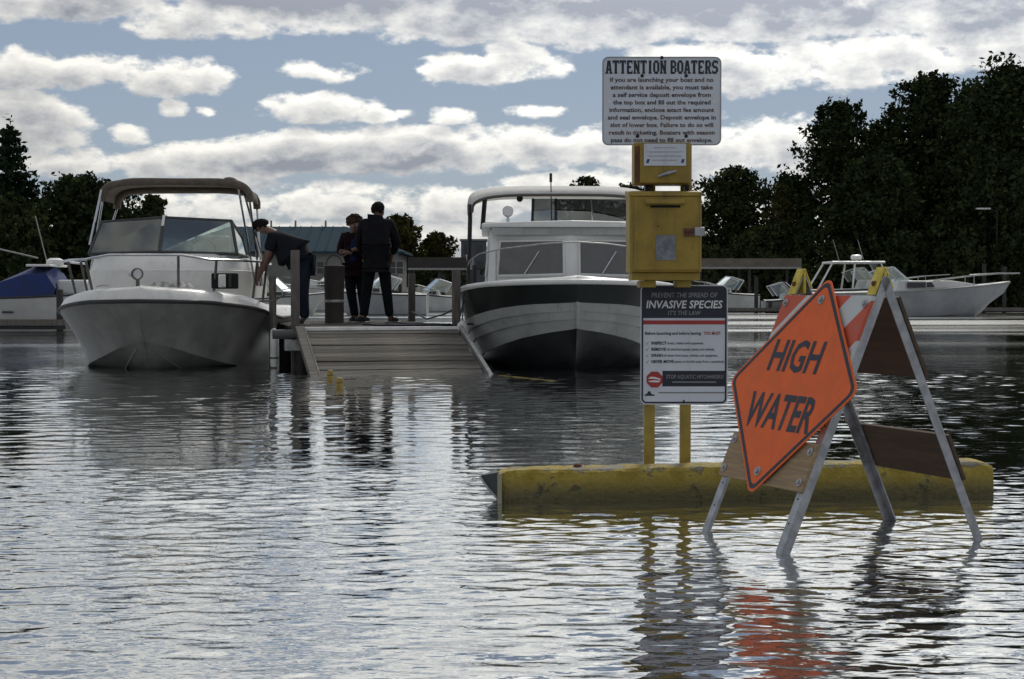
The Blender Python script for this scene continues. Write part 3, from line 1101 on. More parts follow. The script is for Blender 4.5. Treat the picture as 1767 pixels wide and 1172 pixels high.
MB().prism([(-.033, -.008), (-.006, -.003), (.03, -.006), (.02, -.014), (-.02, -.013)], q + Vector((0, -.0026, 0)), X, Z, .0006).build('fish_mark', LT, iv)
q = sp(1121, 680, -.05)
MB().prism([(-.024, -.009), (.024, -.009), (.024, -.003), (.008, .0), (.004, .012), (-.008, .014), (-.012, .002), (-.024, -.003)], q + Vector((0, -.0006, 0)), X, Z, .0008).build('state_emblem', INK, iv)
flat('print_line', 1136, 1250, 676.5, 679, LG)
for py in (501, 692):
    MB().lathe([(.005, 0), (.005, .004), (.003, .006)], n=10).build('bolt', RUST, iv).matrix_local = Matrix.Translation(sp(1180, py, -.052)) @ Matrix.Rotation(R(90), 4, 'X')


# ------------------------------------------------------------------ yellow concrete kerb
def kerb_mat():
    m = bpy.data.materials.new('worn_yellow_concrete')
    m.use_nodes = True
    t = m.node_tree
    T = NT(t)
    p = t.nodes['Principled BSDF']
    tcn = T.n('ShaderNodeTexCoord')
    P = tcn.outputs['Object']
    z = T.xyz(P)[2]
    n = T.noise(P, 9, 6, .65)
    n2 = T.noise(P, 38, 4, .6)
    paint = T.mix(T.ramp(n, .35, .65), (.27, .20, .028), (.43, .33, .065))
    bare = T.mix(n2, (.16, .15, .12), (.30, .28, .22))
    worn = T.ramp(T.m('ADD', T.m('ADD', n, T.m('MULTIPLY', n2, .35)), T.ramp(z, .12, .155, 0, .12)), .79, .86)  # chipped wear, plus a paler band painted in for the lit top
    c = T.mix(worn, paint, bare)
    # algae and damp soaked up from the water, plus painted shade on the front
    wet_shade = T.ramp(T.m('ADD', z, T.m('MULTIPLY', n, -.14)), -.05, .055, .85, 0)
    c = T.mix(wet_shade, c, (.045, .042, .012))
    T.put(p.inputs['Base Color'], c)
    T.put(p.inputs['Roughness'], T.ramp(wet_shade, 0, .8, .85, .35))
    b = T.n('ShaderNodeBump')
    b.inputs['Distance'].default_value = .016
    T.put(b.inputs['Height'], T.m('ADD', n2, T.m('MULTIPLY', worn, -.6)))
    t.links.new(b.outputs[0], p.inputs['Normal'])
    return m


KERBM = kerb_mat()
ka, kb = at(862, 868, 7.61), at(1716, 858, 7.83)
ka.z = kb.z = 0
L = (kb - ka).length
kerb = thing('parking_kerb', 'long worn yellow concrete kerb block half drowned in front of the sign stand', 'kerb', ka, math.atan2(kb.y - ka.y, kb.x - ka.x))
mb = MB()
gk = np.random.default_rng(3)
sec = [(0, -.3), (0.0, .02), (.004, .118), (.006, .144), (.02, .156), (.036, .158), (.15, .163), (.175, .16), (.19, .14), (.21, .02), (.215, -.3)]
rings = []
N = 60
for i in range(N + 1):
    f = i / N
    x = L * f
    end = min(1, min(f, 1 - f) * 40)
    sag = -.012 + .022 * f
    ring = []
    for k, (y, z) in enumerate(sec):
        ch = gk.normal() * .0018
        if z > .1:
            z2 = z + sag + ch - (1 - end) * .022
        else:
            z2 = z
        if f < .25 and 2 <= k <= 4:                       # spalled upper edge
            y = y + .022 * (1 - f / .25) * (.6 + .5 * gk.random())
        ring.append((x, y + (1 - end) * (.012 if y < .1 else -.012) + gk.normal() * .0015, z2))
    rings.append(ring)
mb.loft(rings)
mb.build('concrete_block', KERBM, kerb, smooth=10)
mb = MB()
mb.add([(-.004, .0, .142), (-.004, .16, .138), (-.004, .13, .0), (-.004, .0, .02), (-.085, .10, .115), (-.012, .03, .02)], [(0, 1, 4), (1, 2, 4), (2, 3, 5), (3, 0, 4, 5), (2, 5, 4), (0, 3, 2, 1)])
mb.build('broken_end', mat('dark_broken_steel', (.025, .027, .032), .5, var=.3), kerb)
MB().tube([(-.085, .098, .112), (-.05, .05, .06), (-.012, .02, .02)], .006, 6).build('bare_rod', GALV, kerb)
MB().box((.0, -.006, .04), (.02, .012, .19)).build('end_strap', mat('pale_strap', (.32, .30, .2), .7), kerb)
for f in (.16, .84):
    MB().lathe([(.02, 0), (.02, .01), (.012, .016)], (L * f, .11, .152), 10).build('anchor_pin', RUST, kerb)

# ------------------------------------------------------------------ barricade
BX, BY, YAW, BW, BH, SF, SB, SC, SH, SO = 1.3278, 6.5636, 1.1838, .5728, 1.0723, .4595, .4698, .6588, .4723, -.0042
ORANGE = mat('orange_sign_sheeting', (.74, .135, .032), .5, spec=.2, var=.07, vscale=9, bump=.0008, bscale=30, dirt=((.50, .11, .035), .4))
PLY = mat('weathered_plywood', (.30, .21, .12), .8, var=.22, vscale=4, stretch=(1, 14, 14), bump=.001)
PLYB = mat('brown_board_back', (.075, .05, .032), .85, var=.25, vscale=4, stretch=(1, 10, 10), bump=.001)
CAPY = mat('yellow_cap', (.62, .47, .03), .5, var=.22, vscale=25, col2=(.66, .54, .10))
bar = thing('a_frame_barricade', 'folding A-frame barricade standing in the water, orange HIGH WATER diamond on it', 'barricade', (BX, BY, 0), -YAW)
up_f = Vector((0, SF, BH)).normalized()        # up along the front face
up_b = Vector((0, -SB, BH)).normalized()
FL = math.hypot(SF, BH)
BL = math.hypot(SB, BH)
nf = Vector((0, -BH, SF)).normalized()         # outward normals
nb = Vector((0, BH, SB)).normalized()
for sx in (-1, 1):
    for base, upv, nrm, ln in ((Vector((0, -SF, 0)), up_f, nf, FL), (Vector((0, SB, 0)), up_b, nb, BL)):
        a = base + X * sx * BW / 2 - upv * .16
        b = base + X * sx * BW / 2 + upv * (ln - .02)
        mb = MB()
        mb.bar(a, b, .038, .005, (1, 0, 0))
        s2 = X * (sx * .0215)
        mb.bar(a + s2 - nrm * .016, b + s2 - nrm * .016, .005, .037, (1, 0, 0))
        lg = mb.build('leg', GALV, bar)
        k = .12
        while k < ln - .2:
            p = base + X * sx * BW / 2 + upv * k + nrm * .0026
            MB().lathe([(.0045, 0), (.0045, .0006)], n=8).build('punched_hole', BLACK, lg).matrix_local = Matrix.Translation(p) @ nrm.to_track_quat('Z', 'X').to_matrix().to_4x4()
            k += .1
    # painted ridge cap bent over each pair of legs
    top = Vector((sx * BW / 2, 0, BH + .012))
    mb = MB()
    mb.bar(top - up_f * .115 + nf * .006, top + nf * .006, .052, .006, (1, 0, 0))
    mb.bar(top - up_b * .09 + nb * .006, top + nb * .006, .03, .006, (1, 0, 0))
    mb.bar(top + X * (sx * .0) - Z * .10, top - Z * .01, .045, .012, (1, 0, 0))
    mb.build('ridge_cap', CAPY, bar)
    p = top - up_f * .07 + nf * .010
    MB().lathe([(.011, 0), (.011, .004), (.006, .010)], n=10).build('bolt', RUST, bar).matrix_local = Matrix.Translation(p) @ nf.to_track_quat('Z', 'X').to_matrix().to_4x4()


def stripe_mat():
    m = bpy.data.materials.new('striped_board')
    m.use_nodes = True
    t = m.node_tree
    T = NT(t)
    p = t.nodes['Principled BSDF']
    tcn = T.n('ShaderNodeTexCoord')
    P = tcn.outputs['Object']
    x, y, z = T.xyz(P)
    s = T.m('FRACT', T.m('MULTIPLY_ADD', T.m('SUBTRACT', x, T.m('MULTIPLY', z, 1.05)), 3.1, .135))
    k = T.m('GREATER_THAN', s, .5)
    n = T.noise(P, 16, 5, .6)
    c = T.mix(k, (.50, .075, .03), (.50, .52, .52))
    c = T.mix(T.ramp(n, .55, .8, 0, .45), c, (.22, .17, .14))
    T.put(p.inputs['Base Color'], c)
    p.inputs['Roughness'].default_value = .5
    return m


STRIPE = stripe_mat()


def board(name, side, t0, t1, m, w=None, edge=True):
    """Board across one pair of legs; t0, t1 measured up the slope from the water."""
    base, upv, nrm = (Vector((0, -SF, 0)), up_f, nf) if side == 'f' else (Vector((0, SB, 0)), up_b, nb)
    hw = (w or BW + .06) / 2
    q0, q1 = base + upv * t0 + nrm * .005, base + upv * t1 + nrm * .005
    pts = []
    for off in (0, .016):
        for q in (q0, q1):
            pass
    A = [q0 - X * hw, q0 + X * hw, q1 + X * hw, q1 - X * hw]
    mb = MB()
    mb.hexa(A + [p + nrm * .016 for p in A])
    ob = mb.build(name, m, bar, bevel=.002)
    for sx in (-1, 1):
        for q in (q0 + upv * .035, q1 - upv * .035):
            p = q + X * sx * BW / 2 + nrm * .017
            wsh = MB().lathe([(.017, 0), (.017, .003), (.009, .004), (.009, .010), (.004, .011)], n=12).build('bolt', GALV, ob)
            wsh.matrix_local = Matrix.Translation(p) @ nrm.to_track_quat('Z', 'X').to_matrix().to_4x4()
    return ob


board('striped_board', 'f', FL - .42, FL - .112, STRIPE)
board('lower_board', 'f', .245, .44, PLY)
board('back_board', 'b', BL - .46, BL - .115, PLYB)
board('lower_board', 'b', .262, .462, PLYB)

cs = Vector((SO, -SF, 0)) + up_f * SC + nf * .034
vv = up_f
hd = SH


def diamond(h, r, n=5):
    pts = []
    for k in range(4):
        a0 = R(90 * k)
        d = h - r * math.sqrt(2)
        cx, cy = math.cos(a0) * d, math.sin(a0) * d
        for j in range(n + 1):
            a = a0 + R(-45 + 90 * j / n)
            pts.append((cx + r * math.cos(a), cy + r * math.sin(a)))
    return pts


dsg = MB().prism(diamond(hd, .04), cs - nf * .003, X, vv, .004).build('diamond_sign', ORANGE, bar)
tag(dsg, 'orange diamond panel lettered HIGH WATER in black')
ring_band(diamond(hd - .014, .036), diamond(hd - .036, .03), cs + nf * .0008, X, vv, .0014).build('border', INK, dsg)
text('lettering', 'HIGH', INK, dsg, cs + vv * .127 + X * -.03, X, vv, w=.37, h=.138, bold=.024, depth=.0022)
text('lettering', 'WATER', INK, dsg, cs + vv * -.112 + X * .0, X, vv, w=.50, h=.15, bold=.024, depth=.0022)
for k in (.37, -.37):
    o = MB().lathe([(.02, 0), (.02, .003), (.011, .004), (.011, .011), (.005, .012)], n=12).build('bolt', GALV, dsg)
    o.matrix_local = Matrix.Translation(cs + vv * k + nf * .001) @ nf.to_track_quat('Z', 'X').to_matrix().to_4x4()

# ------------------------------------------------------------------ dock with ramp
PLANK = mat('grey_weathered_plank', (.105, .097, .085), .9, spec=.15, var=.35, vscale=3, stretch=(1, 9, 9), bump=.003, bscale=18)
PLANK2 = mat('brown_weathered_plank', (.078, .071, .061), .9, spec=.15, var=.4, vscale=3, stretch=(1, 9, 9), bump=.003, bscale=18)
PLANK3 = mat('pale_weathered_plank', (.128, .119, .105), .9, spec=.15, var=.35, vscale=3, stretch=(1, 9, 9), bump=.003, bscale=18)
POSTW = mat('grey_post_wood', (.11, .10, .09), .9, var=.3, vscale=6, stretch=(4, 4, .6), bump=.004, bscale=14)
PILEW = mat('black_wet_pile', (.022, .02, .018), .7, var=.4, vscale=6, bump=.006, bscale=12)
ALU = mat('dull_aluminium', (.38, .38, .37), .5, metal=.6, var=.2, vscale=14)
ROPE = mat('grey_rope', (.16, .15, .14), .9, var=.3, vscale=60)
ROPED = mat('dark_rope', (.03, .032, .045), .9, var=.3, vscale=60)

DZ = .52
DO = at(657, 567, 20.7)
DROT = R(13)
dock = thing('boat_dock', 'grey plank dock with a plank ramp running down into the water', 'dock', (DO.x, DO.y, 0), DROT)
DW, DL, RL = 2.1, 4.7, 1.95
dock_m = Matrix.Translation((DO.x, DO.y, 0)) @ Matrix.Rotation(DROT, 4, 'Z')


def on_dock(u, v, z=DZ):
    return dock_m @ Vector((u, v, z))


random.seed(4)
pm = [PLANK, PLANK2, PLANK3]
src = [MB().box((0, 0, 0), (DW, .136, .038)).build('deck_plank', m, dock, bevel=.004, seg=1) for m in pm]
nd = int(DL / .142)
for i in range(nd):
    loc = (random.uniform(-.012, .012), .09 + i * .142, DZ - .02 + random.uniform(-.003, .003))
    if i < 3:
        o = src[i]
        o.location = loc
    else:
        o = piece(src[random.randrange(3)], 'deck_plank', dock, loc)
    o.rotation_euler = (0, 0, random.uniform(-.002, .002))
mb = MB()
for x in (-DW / 2 + .03, 0, DW / 2 - .03):
    mb = MB().box((x, DL / 2, DZ - .13), (.05, DL - .05, .18)).build('joist', PILEW, dock)
MB().box((0, .0, DZ - .03), (DW + .06, .05, .075)).build('front_trim', mat('bare_alloy_trim', (.72, .71, .69), .5, metal=.1, var=.15), dock, bevel=.006)
# ramp: local plane from the front edge down into the water
zt, zb = DZ - .045, -.09
slope = math.atan2(zt - zb, RL)
rl = math.hypot(RL, zt - zb)
rsrc = [MB().box((0, 0, 0), (DW - .10, .148, .034)).build('ramp_plank', m, dock, bevel=.004, seg=1) for m in pm]
nr = int(rl / .155)
for i in range(nr):
    s = .085 + i * .155
    loc = (random.uniform(-.012, .012), -s * math.cos(slope), zt - s * math.sin(slope) + random.uniform(-.009, .007))
    if i < 3:
        o = rsrc[i]
        o.location = loc
    else:
        o = piece(rsrc[random.randrange(3)], 'ramp_plank', dock, loc)
    o.rotation_euler = (slope + random.uniform(-.03, .03), random.uniform(-.004, .004), random.uniform(-.006, .006))
for sx, w in ((-1, .10), (1, .05)):
    x = sx * (DW / 2 - .01)
    MB().bar((x, .0, zt + .025), (x, -RL, zb + .025), w, .085).build('ramp_side_rail', ALU if sx > 0 else PLANK3, dock, bevel=.006)
    if sx < 0:
        MB().bar((x + .065, .0, zt + .03), (x + .065, -RL, zb + .03), .018, .06).build('ramp_side_strip', PILEW, dock)
MB().box((.1, -RL - .01, zb + .015), (DW - .12, .05, .03)).build('ramp_foot', ALU, dock)
# posts
for u, v, top, w in ((-DW / 2 - .02, .16, .98, .105), (DW / 2 + .0, .35, .74, .10), (DW / 2 + .0, 3.9, .72, .10)):
    MB().box((u, v, (DZ + top - .9) / 2), (w, w, DZ + top + .9)).build('post', POSTW, dock, bevel=.008)
MB().tube([(-DW / 2 - .22, 1.2, -.9), (-DW / 2 - .22, 1.2, DZ + .66)], .05, 10).build('post', POSTW, dock, smooth=True)
for u, v in ((-DW / 2 + .06, .12), (DW / 2 - .10, .2), (-DW / 2 + .06, 2.4), (DW / 2 - .1, 2.6), (-DW / 2 + .06, 4.5), (DW / 2 - .1, 4.5)):
    MB().tube([(u, v, -1.1), (u, v, DZ - .05)], .1, 10).build('pile', PILEW, dock, smooth=True)
MB().box((-DW / 2 - .02, .02, DZ - .22), (.3, .16, .14)).build('corner_bracket', ALU, dock, bevel=.01)
MB().tube([(-DW / 2 - .32, .0, DZ - .08), (-DW / 2 + .1, .0, DZ - .08)], .06, 10).build('corner_roller', mat('grey_rubber', (.09, .09, .09), .8), dock, smooth=True)
MB().bar((-DW / 2 + .02, 3.2, DZ + .22), (-DW / 2 + .02, 3.25, DZ + .22), .02, .02)

# things lying or standing on the dock
p = at(577, 560, 22.6)
bin_ = thing('litter_bin', 'tall dark cylindrical litter bin with a wire hoop standing on the dock', 'bin', (p.x, p.y, DZ))
BIN = mat('dark_brown_bin', (.035, .026, .022), .75, var=.3, vscale=9, bump=.002)
MB().lathe([(.135, 0), (.14, .03), (.132, .04), (.134, .3), (.146, .8), (.15, .81), (.14, .815), (.12, .7)], n=20).build('body', BIN, bin_, smooth=True)
MB().lathe([(.137, .30), (.141, .305), (.141, .335), (.138, .34)], n=20).build('band', ALU, bin_, smooth=True)
MB().tube([(math.cos(a) * .115, 0, .80 + math.sin(a) * .16) for a in [PI * k / 14 for k in range(15)]], .007, 6).build('hoop', BLACKBOLT, bin_, smooth=True)
MB().lathe([(.155, .0), (.16, .012), (.14, .016)], n=20).build('foot_ring', ALU, bin_)

q = on_dock(.62, .42)
pts = []
for k in range(46):
    a = k * .42
    r = .12 + .004 * k
    pts.append((q.x + math.cos(a) * r * 2.0 - .012 * k + .2, q.y + math.sin(a) * r * .9, DZ + .014 + .004 * (k % 5)))
pts += [(pts[-1][0] + .14 + .1 * k, pts[-1][1] + .02 * k, DZ + .02 + .012 * math.sin(k)) for k in range(1, 4)]
tag(MB().tube(pts, .013, 6).build('rope_coil', ROPED, smooth=True), 'dark rope coiled loosely on the dock beside the right post', 'rope')
a, b = on_dock(DW / 2, .35, DZ + .12), at(806, 505, 21.6)
tag(MB().tube([a, a.lerp(b, .3) - Vector((0, 0, .1)), a.lerp(b, .65) - Vector((0, 0, .02)), b], .012, 6).build('mooring_rope', ROPE, smooth=True), 'slack grey rope from the dock post to the dark green cabin cruiser', 'rope')
a, b = at(448, 520, 21.4), on_dock(-DW / 2 - .02, .12, DZ + .42)
tag(MB().tube([a, a.lerp(b, .4) - Vector((0, 0, .03)), a.lerp(b, .75) + Vector((0, 0, .03)), b], .012, 6).build('mooring_rope', ROPE, smooth=True), 'rope tying the white bimini boat to the tall dock post', 'rope')
a, b = on_dock(DW / 2 - .02, 3.8, DZ + .15), on_dock(DW / 2 - .02, .45, DZ + .22)
tag(MB().tube([a, a.lerp(b, .4) - Vector((0, 0, .12)), a.lerp(b, .8) - Vector((0, 0, .06)), b], .012, 6).build('mooring_rope', ROPED, smooth=True), 'dark rope slung between the two right-hand dock posts', 'rope')

# two yellow marker stakes and the drowned kerb by the ramp
PEG = mat('yellow_stake', (.26, .19, .03), .6, var=.25, vscale=30)
for px, py, h, lab in ((570, 654, .085, 'yellow stake just clear of the water at the ramp corner'), (586, 667, .075, 'yellow stake out in the water, away from the ramp corner')):
    Yp = F_PX / (py - HORIZON)
    p = at(px, py, Yp)
    t = thing('marker_stake', lab, 'stake', (p.x, p.y, 0))
    MB().lathe([(.036, -.4), (.036, h), (.03, h + .012), (.012, h + .016)], n=12).build('tube', PEG, t, smooth=True)
    MB().lathe([(.0375, h * .45), (.0375, h * .55)], n=12).build('dirt_ring', RUST, t)
a, b = at(862, 648, 18.9), at(960, 658, 17.7)
t = thing('parking_kerb', 'yellow kerb almost drowned beside the foot of the ramp', 'kerb', (a.x, a.y, 0), math.atan2(b.y - a.y, b.x - a.x))
L2 = math.hypot(b.x - a.x, b.y - a.y)
mb = MB()
rings = []
for i in range(21):
    f = i / 20
    zz = .006 + .0015 * math.sin(f * 23)
    wv = .012 * math.sin(f * 37)
    rings.append([(L2 * f, -.09, -.25), (L2 * f, -.04 + wv, zz - .02), (L2 * f, -.015 + wv, zz), (L2 * f, .02, zz), (L2 * f, .05, zz - .03), (L2 * f, .1, -.25)])
mb.loft(rings)
mb.build('concrete_block', mat('wet_yellow_concrete', (.10, .08, .02), .95, var=.5, vscale=8, spec=.1), t, smooth=True)
MB().lathe([(.02, 0), (.018, .012)], (.2, .01, .012), 10).build('anchor_pin', RUST, t)

# ------------------------------------------------------------------ boats: shared pieces
GEL = mat('white_gelcoat', (.64, .63, .60), .35, var=.06, vscale=2.5, coat=.2, dirt=((.40, .38, .34), .4))
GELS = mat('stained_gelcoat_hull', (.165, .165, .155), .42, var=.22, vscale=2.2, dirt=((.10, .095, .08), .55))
BLKRUB = mat('black_rub_rail', (.02, .02, .02), .6)
CHROME = mat('chrome', (.55, .55, .56), .16, metal=1.0, var=.05)
DARKREFL = mat('dark_reflection_chrome', (.13, .125, .12), .4, metal=.8, var=.2, vscale=12)  # chrome with the reflection of dark water put into its colour
CANVAS = mat('taupe_canvas', (.115, .094, .076), .9, var=.2, vscale=9, bump=.006, bscale=9)
DARKFRAME = mat('dark_window_frame', (.03, .03, .032), .5)
WGLASS = glass_mat('boat_glass', (.66, .74, .71), .12)
SEAT = mat('boat_vinyl', (.35, .35, .35), .5)


def curve_at(tab, y):
    for (a, va), (b, vb) in zip(tab, tab[1:]):
        if y <= b:
            t = max(0, (y - a) / (b - a))
            return va + (vb - va) * t
    return tab[-1][1]


def mirror_rings(stations):
    """stations: (y, [(x, z), ...] from keel to sheer) -> open rings sheer-keel-sheer."""
    out = []
    for y, pr in stations:
        out.append([(-x, y, z) for x, z in reversed(pr)] + [(x, y, z) for x, z in pr[1:]])
    return out


def rail(mbp, r, name, parent, m=CHROME):
    return MB().tube(mbp, r, 8).build(name, m, parent, smooth=True)


# ------------------------------------------------------------------ white bimini boat
bo = at(254, 640, 20.15)
boatA = thing('motor_boat', 'white motor boat with a raised taupe bimini top, bow on, moored left of the dock', 'boat', (bo.x, bo.y - .40, 0), R(2.5))
YS = [0, .03, .08, .15, .25, .36, .5, .7, .95, 1.25, 1.6, 2.0, 2.6, 3.5, 5, 6.3]
XS = lambda y: 1.38 * max(.0, (1 - (1 - min(y / 2.1, 1)) ** 2.2)) ** .66
ZSH = lambda y: curve_at([(0, .86), (.4, .845), (1.2, .76), (2.1, .66), (3.5, .60), (7, .58)], y)
KEEL = [(0, .79), (.03, .70), (.08, .60), (.15, .49), (.25, .36), (.5, .12), (.75, -.05), (1.2, -.25), (2, -.4), (7, -.4)]
CHX = [(0, 0), (.25, 0.0), (.36, .17), (.5, .32), (.75, .52), (1.2, .80), (2, 1.02), (3, 1.14), (7, 1.16)]
CHZ = [(0, .5), (.25, .36), (.36, .31), (.5, .25), (.75, .16), (1.2, .05), (2, -.05), (7, -.08)]
st = []
for y in YS:
    xs, zs, zk = XS(y), ZSH(y), curve_at(KEEL, y)
    xc, zc = curve_at(CHX, y), curve_at(CHZ, y)
    if y <= .25:
        xc, zc = 0.0, zk
    pr = [(0, zk), (xc * .5, zk + (zc - zk) * .47), (xc, zc), (xc + (.06 if y > .45 else (.03 if y > .3 else 0.0)), zc + .006)]
    for f, k in ((.25, .20), (.5, .43), (.75, .70), (.93, .92)):
        pr.append((xc + (xs - xc) * k, zc + (zs - zc) * f))
    pr.append((xs, zs))
    st.append((y, pr))
mb = MB()
rg = mirror_rings(st)
mb.loft(rg, closed=False)
mb.add(rg[-1], [tuple(range(len(rg[-1])))])
hull = mb.build('hull', GELS, boatA, smooth=28)
rp = [(-XS(y), y, ZSH(y)) for y in reversed(YS)] + [(XS(y), y, ZSH(y)) for y in YS[1:]]
MB().tube(rp, .026, 8).build('rub_rail', BLKRUB, hull, smooth=True)
MB().tube([(0, y - .006, curve_at(KEEL, y)) for y in (0.0, .03, .08, .15, .25, .36, .5, .7)], .009, 8).build('keel_strip', GELS, hull, smooth=True)
for s in (-1, 1):
    MB().tube([(s * (curve_at(CHX, y) * .55), y, curve_at(KEEL, y) + (curve_at(CHZ, y) - curve_at(KEEL, y)) * .52 - .004) for y in (.36, .5, .7, .95, 1.25, 1.6)], .014, 6).build('spray_rail', GELS, hull, smooth=True)
# gunwale cap and foredeck
mb = MB()
rings = []
for y in YS:
    xs, zs = XS(y), ZSH(y)
    h = .16
    i1 = max(0, xs - .03 - .03 * min(1, y))
    i2 = max(0, xs - .16)
    yy = y + (.02 if y < .1 else 0)
    rings.append([(-xs, yy, zs + .012), (-i1, yy + .05, zs + h * .8), (-i2, yy + .08, zs + h + .01), (0, yy + .1, zs + h + .035), (i2, yy + .08, zs + h + .01), (i1, yy + .05, zs + h * .8), (xs, yy, zs + .012)])
mb.loft(rings, closed=False)
mb.build('foredeck', GEL, boatA, smooth=50)


def plan(hw, y0, y1, z, e=2.6, n=18):
    pts = []
    for k in range(n + 1):
        a = PI * k / n
        c, s = math.cos(a), math.sin(a)
        pts.append((-hw * math.copysign(abs(c) ** (2 / e), c), y0 + (y1 - y0) * .45 * (1 - abs(s) ** (2 / e)), z))
    return pts + [(hw, y1, z), (-hw, y1, z)]


mb = MB()
mb.loft([plan(1.05, .86, 4.6, .88), plan(1.06, .88, 4.6, 1.02), plan(1.06, .97, 4.6, 1.22), plan(1.06, .97, 4.6, 1.25), plan(1.05, 1.06, 4.6, 1.26), plan(1.02, 1.2, 4.6, 1.42), plan(.98, 1.34, 4.6, 1.47)])
mb.build('cabin_coaming', GEL, boatA, smooth=30)
# windscreen
wb, wt_ = [(-.99, 2.5, 1.45), (-.97, 1.72, 1.47), (0, 1.42, 1.49), (.97, 1.72, 1.47), (.99, 2.7, 1.45)], [(-.9, 2.75, 1.78), (-.86, 2.02, 1.90), (0, 1.82, 1.955), (.86, 2.02, 1.92), (.9, 2.9, 1.72)]
ws = MB().tube(wt_, .022, 8).build('windscreen', DARKFRAME, boatA, smooth=True)
MB().tube(wb, .024, 8).build('base_frame', DARKFRAME, ws, smooth=True)
for a, b, m, r in ((wb[1], wt_[1], DARKFRAME, .022), (wb[2], wt_[2], DARKFRAME, .026), (wb[3], wt_[3], DARKFRAME, .024), (wb[4], wt_[4], DARKFRAME, .018), (wb[0], wt_[0], DARKFRAME, .018)):
    MB().tube([a, b], r, 8).build('pillar', m, ws)
a, b = Vector(wb[2]), Vector(wt_[2])
MB().bar(a.lerp(b, .75) + Vector((0, -.03, 0)), a.lerp(b, 1.06) + Vector((0, -.03, 0)), .035, .02).build('hinge_cover', GEL, ws)
for i in range(4):
    mb = MB()
    mb.add([wb[i], wb[i + 1], wt_[i + 1], wt_[i]], [(0, 1, 2, 3)])
    o = mb.build('pane', WGLASS, ws)
    sol = o.modifiers.new('thick', 'SOLIDIFY')
    sol.thickness = .006
# seats and wheel behind the glass
for x in (-.5, .5):
    s = MB().box((x, 2.75, 1.50), (.5, .14, .5)).build('seat_back', SEAT, boatA, bevel=.05)
    MB().box((x, 2.55, 1.2), (.5, .5, .16)).build('cushion', SEAT, s, bevel=.04)
MB().tube([(.45 + math.cos(k * .4) * .17, 2.2 + math.sin(k * .4) * .06, 1.52 + math.sin(k * .4) * .16) for k in range(17)], .014, 6).build('steering_wheel', BLKRUB, boatA, smooth=True)
# bow rail
top = []
for y in (3.0, 2.2, 1.5, 1.0, .72, .52):
    top.append((-min(XS(y) - .07, 1.28), y, 1.36 + .02 * (3 - y) / 3))
for x in (-.45, 0, .45):
    top.append((x, .40 + .05 * abs(x), 1.43))
for y in (.52, .72, 1.0, 1.5, 2.2, 3.0):
    top.append((min(XS(y) - .07, 1.28), y, 1.36 + .02 * (3 - y) / 3))
br = rail(top, .016, 'bow_rail', boatA)
for x, y in ((-1.22, 1.6), (-.78, .62), (.40, .46), (.84, .7), (1.24, 1.7), (-1.27, 2.6), (1.27, 2.6)):
    zt2 = 1.43 if abs(x) < .5 else 1.385
    MB().tube([(x * .93, y + .16, ZSH(y) + .13), (x, y, zt2)], .017, 8).build('stanchion', DARKREFL, br, smooth=True)
# searchlight, hatch clutter, side opening, cleat
sl = MB().tube([(-.12, .55, ZSH(.5) + .17), (-.12, .55, 1.13)], .024, 8).build('searchlight', DARKREFL, boatA, smooth=True)
MB().lathe([(.045, -.07), (.07, -.03), (.078, .03), (.07, .035)], n=16).build('lamp_head', DARKREFL, sl, smooth=True).matrix_local = Matrix.Translation((-.12, .53, 1.19)) @ Matrix.Rotation(R(80), 4, 'X') @ Matrix.Rotation(R(8), 4, 'Y')
MB().lathe([(.062, .034), (.04, .042)], n=16).build('lens', mat('lamp_lens', (.5, .5, .5), .1), sl).matrix_local = Matrix.Translation((-.12, .53, 1.19)) @ Matrix.Rotation(R(80), 4, 'X')
MB().tube([(-.17, .6, 1.19), (-.23, .66, 1.19)], .03, 8).build('horn', CHROME, sl)
CLOTH = mat('crumpled_cloth', (.38, .37, .36), .9, var=.5, vscale=14)
gg = np.random.default_rng(9)
mb = MB()
nx, ny = 12, 6
vs = [(.02 + .048 * i, .56 + .055 * j, 1.03 + (.0 if i in (0, nx - 1) or j in (0, ny - 1) else .02 + .055 * gg.random())) for j in range(ny) for i in range(nx)]
mb.add(vs, [(j * nx + i, j * nx + i + 1, (j + 1) * nx + i + 1, (j + 1) * nx + i) for j in range(ny - 1) for i in range(nx - 1)])
o = mb.build('folded_tarp', CLOTH, smooth=True)
o.matrix_world = boatA.matrix_basis
tag(o, 'crumpled pale cloth lying on the bow of the bimini boat', 'cloth')
o = MB().box((.93, .80, 1.11), (.34, .05, .20)).build('side_vent', BLACK, boatA, bevel=.02)
o.rotation_euler = (0, 0, 0)
MB().box((.90, .765, 1.11), (.10, .03, .16)).build('vent_louvre', CHROME, o, bevel=.01)
MB().box((1.0, .765, 1.11), (.04, .03, .16)).build('vent_louvre', BLKRUB, o, bevel=.01)
MB().tube([(-.6, .42, 1.04), (-.52, .42, 1.06), (-.44, .42, 1.04)], .014, 6).build('cleat', CHROME, boatA)
# bimini
bim = MB()


def arch(y, hw, z, drop, n=22):
    pts = []
    for k in range(n + 1):
        a = PI * k / n
        c, s = math.cos(a), math.sin(a)
        pts.append((.09 - hw * math.copysign(abs(c) ** .42, c), y, z - drop + drop * abs(s) ** .55))
    return pts


